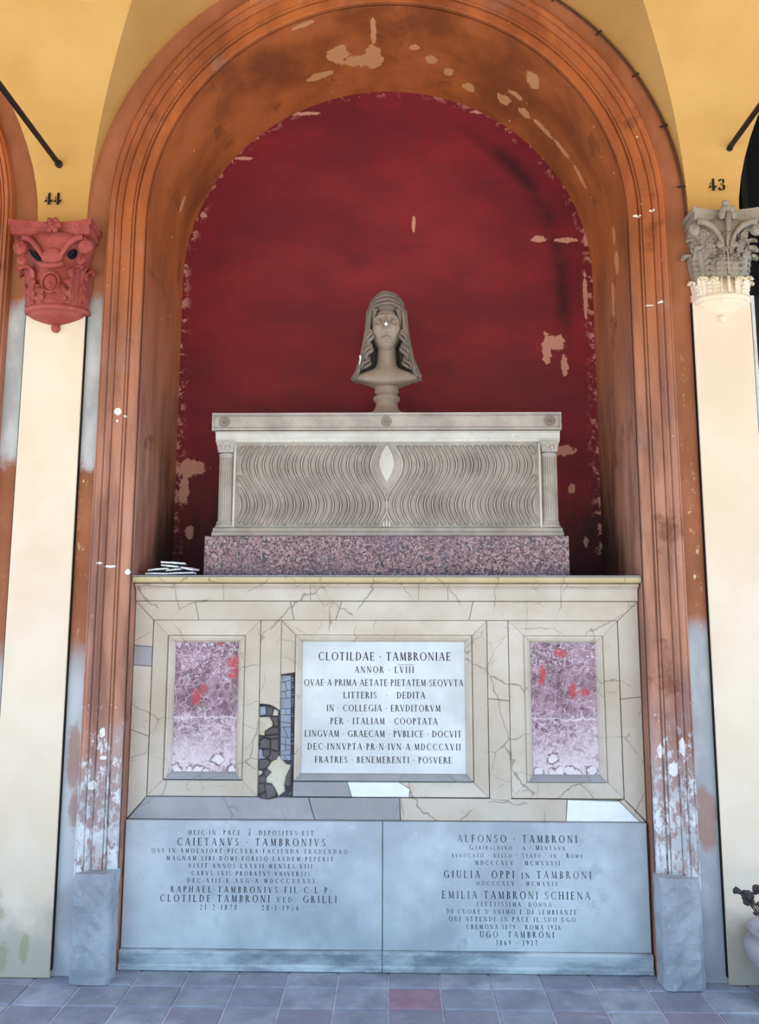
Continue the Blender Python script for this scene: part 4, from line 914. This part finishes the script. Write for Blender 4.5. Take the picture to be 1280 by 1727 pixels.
for s in (-1, 1):
    leaf(cap, cx, cy, s * .92, 3.112, .105, .046, .122, .016, .020, CC, 'collar_leaf', 5, .72)
    leaf(cap, cx, cy, s * 1.45, 3.112, .10, .036, .124, .014, .020, CC, 'collar_leaf', 5, .72)
    leaf(cap, cx, cy, s * .95, 3.19, .19, .056, .126, .020, .042, GC, 'leaf', 6, .72)
    leaf(cap, cx, cy, s * 1.45, 3.19, .17, .040, .128, .020, .036, GC, 'leaf', 6, .72)
    leaf(cap, cx, cy, s * .38, 3.19, .105, .034, .126, .010, .034, GC, 'small_leaf', 4, .72)
    leaf(cap, cx, cy, s * .70, 3.33, .115, .030, .134, .018, .040, GC, 'upper_leaf', 4, .72)
    volute(cap, (cx + s * .150, cy - .098, 3.425), .036, s, GC)
    volute(cap, (cx + s * .034, cy - .104, 3.345), .022, s, GC, .2)
    B().tube([(cx + s * .034, cy - .100, 3.19), (cx + s * .034, cy - .100, 3.113)], .0035, 6).out('collar_rib', CC, cap, True)
    B().tube([(cx + s * (.016 + .125 * (i / 11) ** 2.0), cy - .100 - .002 * i, 3.30 + .155 * math.sin(PI * .5 * i / 11)) for i in range(12)], [.008 + .007 * i / 11 for i in range(12)], 8).out('volute_stem', GC, cap, True)
for az_, z_, h_ in ((-.55, 3.29, .10), (.55, 3.29, .10), (0, 3.33, .085), (-1.2, 3.31, .11), (1.2, 3.31, .11), (-.2, 3.19, .12), (.2, 3.19, .12)): leaf(cap, cx, cy, az_, z_, h_, .030, .132, .014, .034, GC, 'inner_leaf', 5, .72)
for az_ in (-.5, .5): leaf(cap, cx, cy, az_, 3.112, .095, .034, .122, .008, .018, CC, 'collar_leaf', 5, .72)
leaf(cap, cx, cy, 0, 3.19, .165, .046, .128, .008, .030, GC, 'leaf', 6, .72)
B().tube([(cx, cy - .104, 3.112), (cx, cy - .100, 3.19)], .007, 8).out('collar_stem', CC, cap, True)
B().tube([(cx, cy - .108, 3.20), (cx, cy - .108, 3.33), (cx + .004, cy - .118, 3.42), (cx + .006, cy - .124, 3.50)], [.005, .006, .010, .016], 8).out('stem', GC, cap, True)
for q in range(5):
    a = PI * q / 4; B().ball((cx + .004 + .028 * math.cos(a), cy - .122, 3.488 + .034 * math.sin(a)), (.017, .016, .022), 10, 7).out('fleuron_petal', GC, cap, True)
B().ball((cx - .006, cy - .128, 3.545), (.018, .014, .016), 12, 8).out('fleuron_tip', GC, cap, True)
B().tube([(cx + .058, cy - .112, 3.44), (cx + .044, cy - .113, 3.36), (cx + .034, cy - .112, 3.30)], .003, 6).out('crack', 'crack_dark', cap, True)

# ------------------------------------------------------------------ painted numbers, tie rods, cable
def digit(parent, ch, x, z, w, h):
    if ch == '4': P = [[(.0, .22), (.34, .22), (.34, .42), (.22, .42)], [(.16, .5), (.30, .5), (.32, .72)], [(.46, .08), (.76, .08), (.76, .98), (.62, 1.0), (.46, .92)], [(.38, 0), (.84, 0), (.76, .09), (.46, .09)], [(.76, .22), (1, .22), (1, .44), (.76, .34)]]
    else: P = [[(.1, .86), (.5, .98), (.5, .86), (.2, .72)], [(.56, .86), (.56, .98), (.86, .88), (.8, .6), (.56, .54), (.62, .7)], [(.3, .46), (.5, .5), (.5, .56), (.3, .54)], [(.56, .5), (.84, .46), (.96, .26), (.84, .08), (.56, 0), (.66, .2)], [(.02, .16), (.24, .3), (.3, .14), (.5, .12), (.5, 0), (.2, .02)]]
    b = B()
    for p in P: b.slab([(x + a * w, z + c * h) for a, c in p], -.0155, -.0135, .0003)
    b.out('stencil_digit', 'black_paint', parent)
for (txt, x, z, lab) in (('44', -1.722, 3.638, 'black stencilled number 44 above the red capital'), ('43', 1.606, 3.684, 'black stencilled number 43 above the grey capital')):
    p = thing('stencil_number', (x + .045, -.012, z), lab, 'number')
    for i, ch in enumerate(txt): digit(p, ch, x + i * .046, z, .040, .064)
for (x, z, lab) in ((-1.648, 3.842, 'dark iron tie rod rising above the red capital'), (1.708, 3.892, 'dark iron tie rod rising above the grey capital')):
    t_ = thing('tie_rod', (x, -.03, z), lab, 'tie rod')
    B().tube([(x, .0, z), (x, -1.8, z), (x, -3.55, z)], .0135, 10).out('rod', 'iron', t_, True)
    B().tube([(x, -.030, z), (x, -.046, z)], .019, 12).out('rod_collar', 'iron', t_, True)
cab = thing('wall_cable', (1.5, -.01, 3.5), 'thin dark cable clipped along the right edge of the arch', 'cable')
for dr in (0, .007):
    B().tube([((1.492 - dr) * math.cos(math.radians(a)), -.010, ZS + (1.492 - dr) * math.sin(math.radians(a))) for a in [-2 + 1.5 * i for i in range(50)]], .0028, 6).out('cable_strand', 'cable', cab, True)
for a in (6, 19, 31, 42.5, 54, 66):
    a = math.radians(a); B().tube([(r * math.cos(a), -.016, ZS + r * math.sin(a)) for r in (1.462, 1.50)], .0045, 6).out('cable_clip', 'iron', cab)

# ------------------------------------------------------------------ shards stacked on the shelf
sh = [(-1.105, .10, 0, .11, .08, .05, .0, 'flat stone shard at the left foot of the pile on the shelf'), (-.995, .11, 0, .15, .08, -.12, .03, 'long thin stone shard at the bottom right of the shelf pile'),
      (-1.105, .12, .017, .10, .08, .1, .09, 'pale lettered stone shard leaning left in the shelf pile'), (-1.035, .13, .0165, .085, .08, .3, .10, 'middle stone shard in the centre of the shelf pile'),
      (-.952, .12, .0190, .075, .07, -.4, -.20, 'small stone shard sloping right in the shelf pile'), (-1.045, .115, .034, .09, .07, -.2, -.10, 'stone shard just below the topmost in the shelf pile'), (-1.035, .13, .050, .12, .08, .05, -.06, 'topmost flat white stone shard of the shelf pile')]
for (x, y, z, w, dpt, rz, tilt, lab) in sh:
    r_ = random.Random(int(abs(x) * 1000)); zb = 1.7765 + z; th_ = .013
    pl = [(-w / 2, -dpt / 2 + r_.uniform(0, .015)), (r_.uniform(-.01, .01), -dpt / 2 - .012), (w / 2, -dpt / 2 + r_.uniform(0, .01)), (w / 2 - .01, dpt / 2), (-w / 2 + .015, dpt / 2)]
    pos = [(x + px * math.cos(rz) - py * math.sin(rz), y + px * math.sin(rz) + py * math.cos(rz), px) for px, py in pl]; n = len(pos)
    root = thing('stone_shard', (x, y, zb), lab, 'shard', 'stone shards piled on the shelf')
    lo = lambda px: zb + tilt * (px + w / 2) if tilt > 0 else zb - tilt * (w / 2 - px)
    vs = [(a, c, lo(p) + .005) for a, c, p in pos] + [(a, c, lo(p) + th_) for a, c, p in pos]
    fs = [tuple(range(n - 1, -1, -1)), tuple(range(n, 2 * n))] + [(i, (i + 1) % n, n + (i + 1) % n, n + i) for i in range(n)]
    fix_normals(mk('shard_plate', vs, fs, 'shard_white', root))
    vs = [(a * .94 + x * .06, c * .94 + y * .06, lo(p)) for a, c, p in pos] + [(a * .94 + x * .06, c * .94 + y * .06, lo(p) + .0048) for a, c, p in pos]
    fix_normals(mk('shard_backing', vs, fs, 'shard_dark', root))

# ------------------------------------------------------------------ vase with dead flowers
vx, vy = 1.668, -.175
vz = thing('flower_vase', (vx, vy, 0), 'grey stone vase standing by the right pilaster', 'vase')
B().lathe([(.098, .0005), (.102, .010), (.102, .026), (.095, .034), (.098, .044), (.090, .056), (.070, .062)], (vx, vy), 40).out('vase_foot', 'vase_stone', vz, True)
B().lathe([(.060, .060), (.070, .072), (.092, .102), (.118, .138), (.142, .172), (.154, .202), (.155, .220), (.147, .236), (.132, .250), (.122, .256)], (vx, vy), 48).out('vase_body', 'vase_stone', vz, True)
B().lathe([(.122, .255), (.118, .262), (.122, .270), (.136, .278), (.140, .285), (.136, .290), (.120, .288), (.108, .278), (.104, .25), (.09, .21)], (vx, vy), 48).out('vase_rim', 'vase_stone', vz, True)
B().lathe([(.124, .249), (.135, .250), (.135, .245), (.137, .243)], (vx, vy), 48).out('vase_band', 'vase_stone', vz, True)
fl = [(-.190, -.02, .448), (-.150, -.03, .438), (-.098, -.01, .452), (-.122, .03, .392), (.02, .03, .46), (.06, -.03, .42)]
for i, (dx, dy, z) in enumerate(fl):
    labs = ('withered rose leaning furthest left out of the vase', 'withered dark rose second from the left in the vase', 'withered rose standing tall near the frame edge', 'low shrivelled rose just above the vase rim', 'withered rose at the middle of the vase', 'withered rose leaning right out of the vase')
    f_ = thing('dead_rose', (vx + dx * .3, vy + dy * .3, .29), labs[i], 'flower', 'dead roses in the vase')
    pts = [(vx + dx * (.25 + .75 * q / 8), vy + dy * q / 8, .24 + (z - .24) * (q / 8) ** (.8 if i else .7)) for q in range(9)]
    B().tube(pts, .0028, 6).out('stem', 'dead_stem', f_, True)
    rg = random.Random(i); b = B(); R_ = .021 if i else .015
    B().ball((vx + dx, vy + dy, z), (R_ * .75, R_ * .75, R_ * .8), 12, 8).out('bud', 'dead_petal', f_, True)
    for q in range(9):
        a = 2 * PI * q / 5 + rg.random(); el = (-.5 + .2 * (q // 3)); c0 = Vector((vx + dx + R_ * .7 * math.cos(a), vy + dy + R_ * .7 * math.sin(a), z + R_ * el + .004))
        B().ball(tuple(c0), (R_ * .55, R_ * .55, R_ * rg.uniform(.5, .8)), 8, 6).out('petal', 'dead_petal', f_, True)
    for q in range(2):
        s0 = Vector(pts[5 + q]); a = rg.uniform(0, 6.3); tp = s0 + Vector((.030 * math.cos(a), .02 * math.sin(a), rg.uniform(-.02, .012))); sd = Vector((0, .004, .010))
        mid = (s0 + tp) / 2; lf = mk('leaf', [s0, mid + sd, tp, mid - sd, mid + Vector((0, -.004, .003))], [(0, 1, 4), (1, 2, 4), (2, 3, 4), (3, 0, 4)], 'dead_petal', f_)
        md = lf.modifiers.new('thick', 'SOLIDIFY'); md.thickness = .002
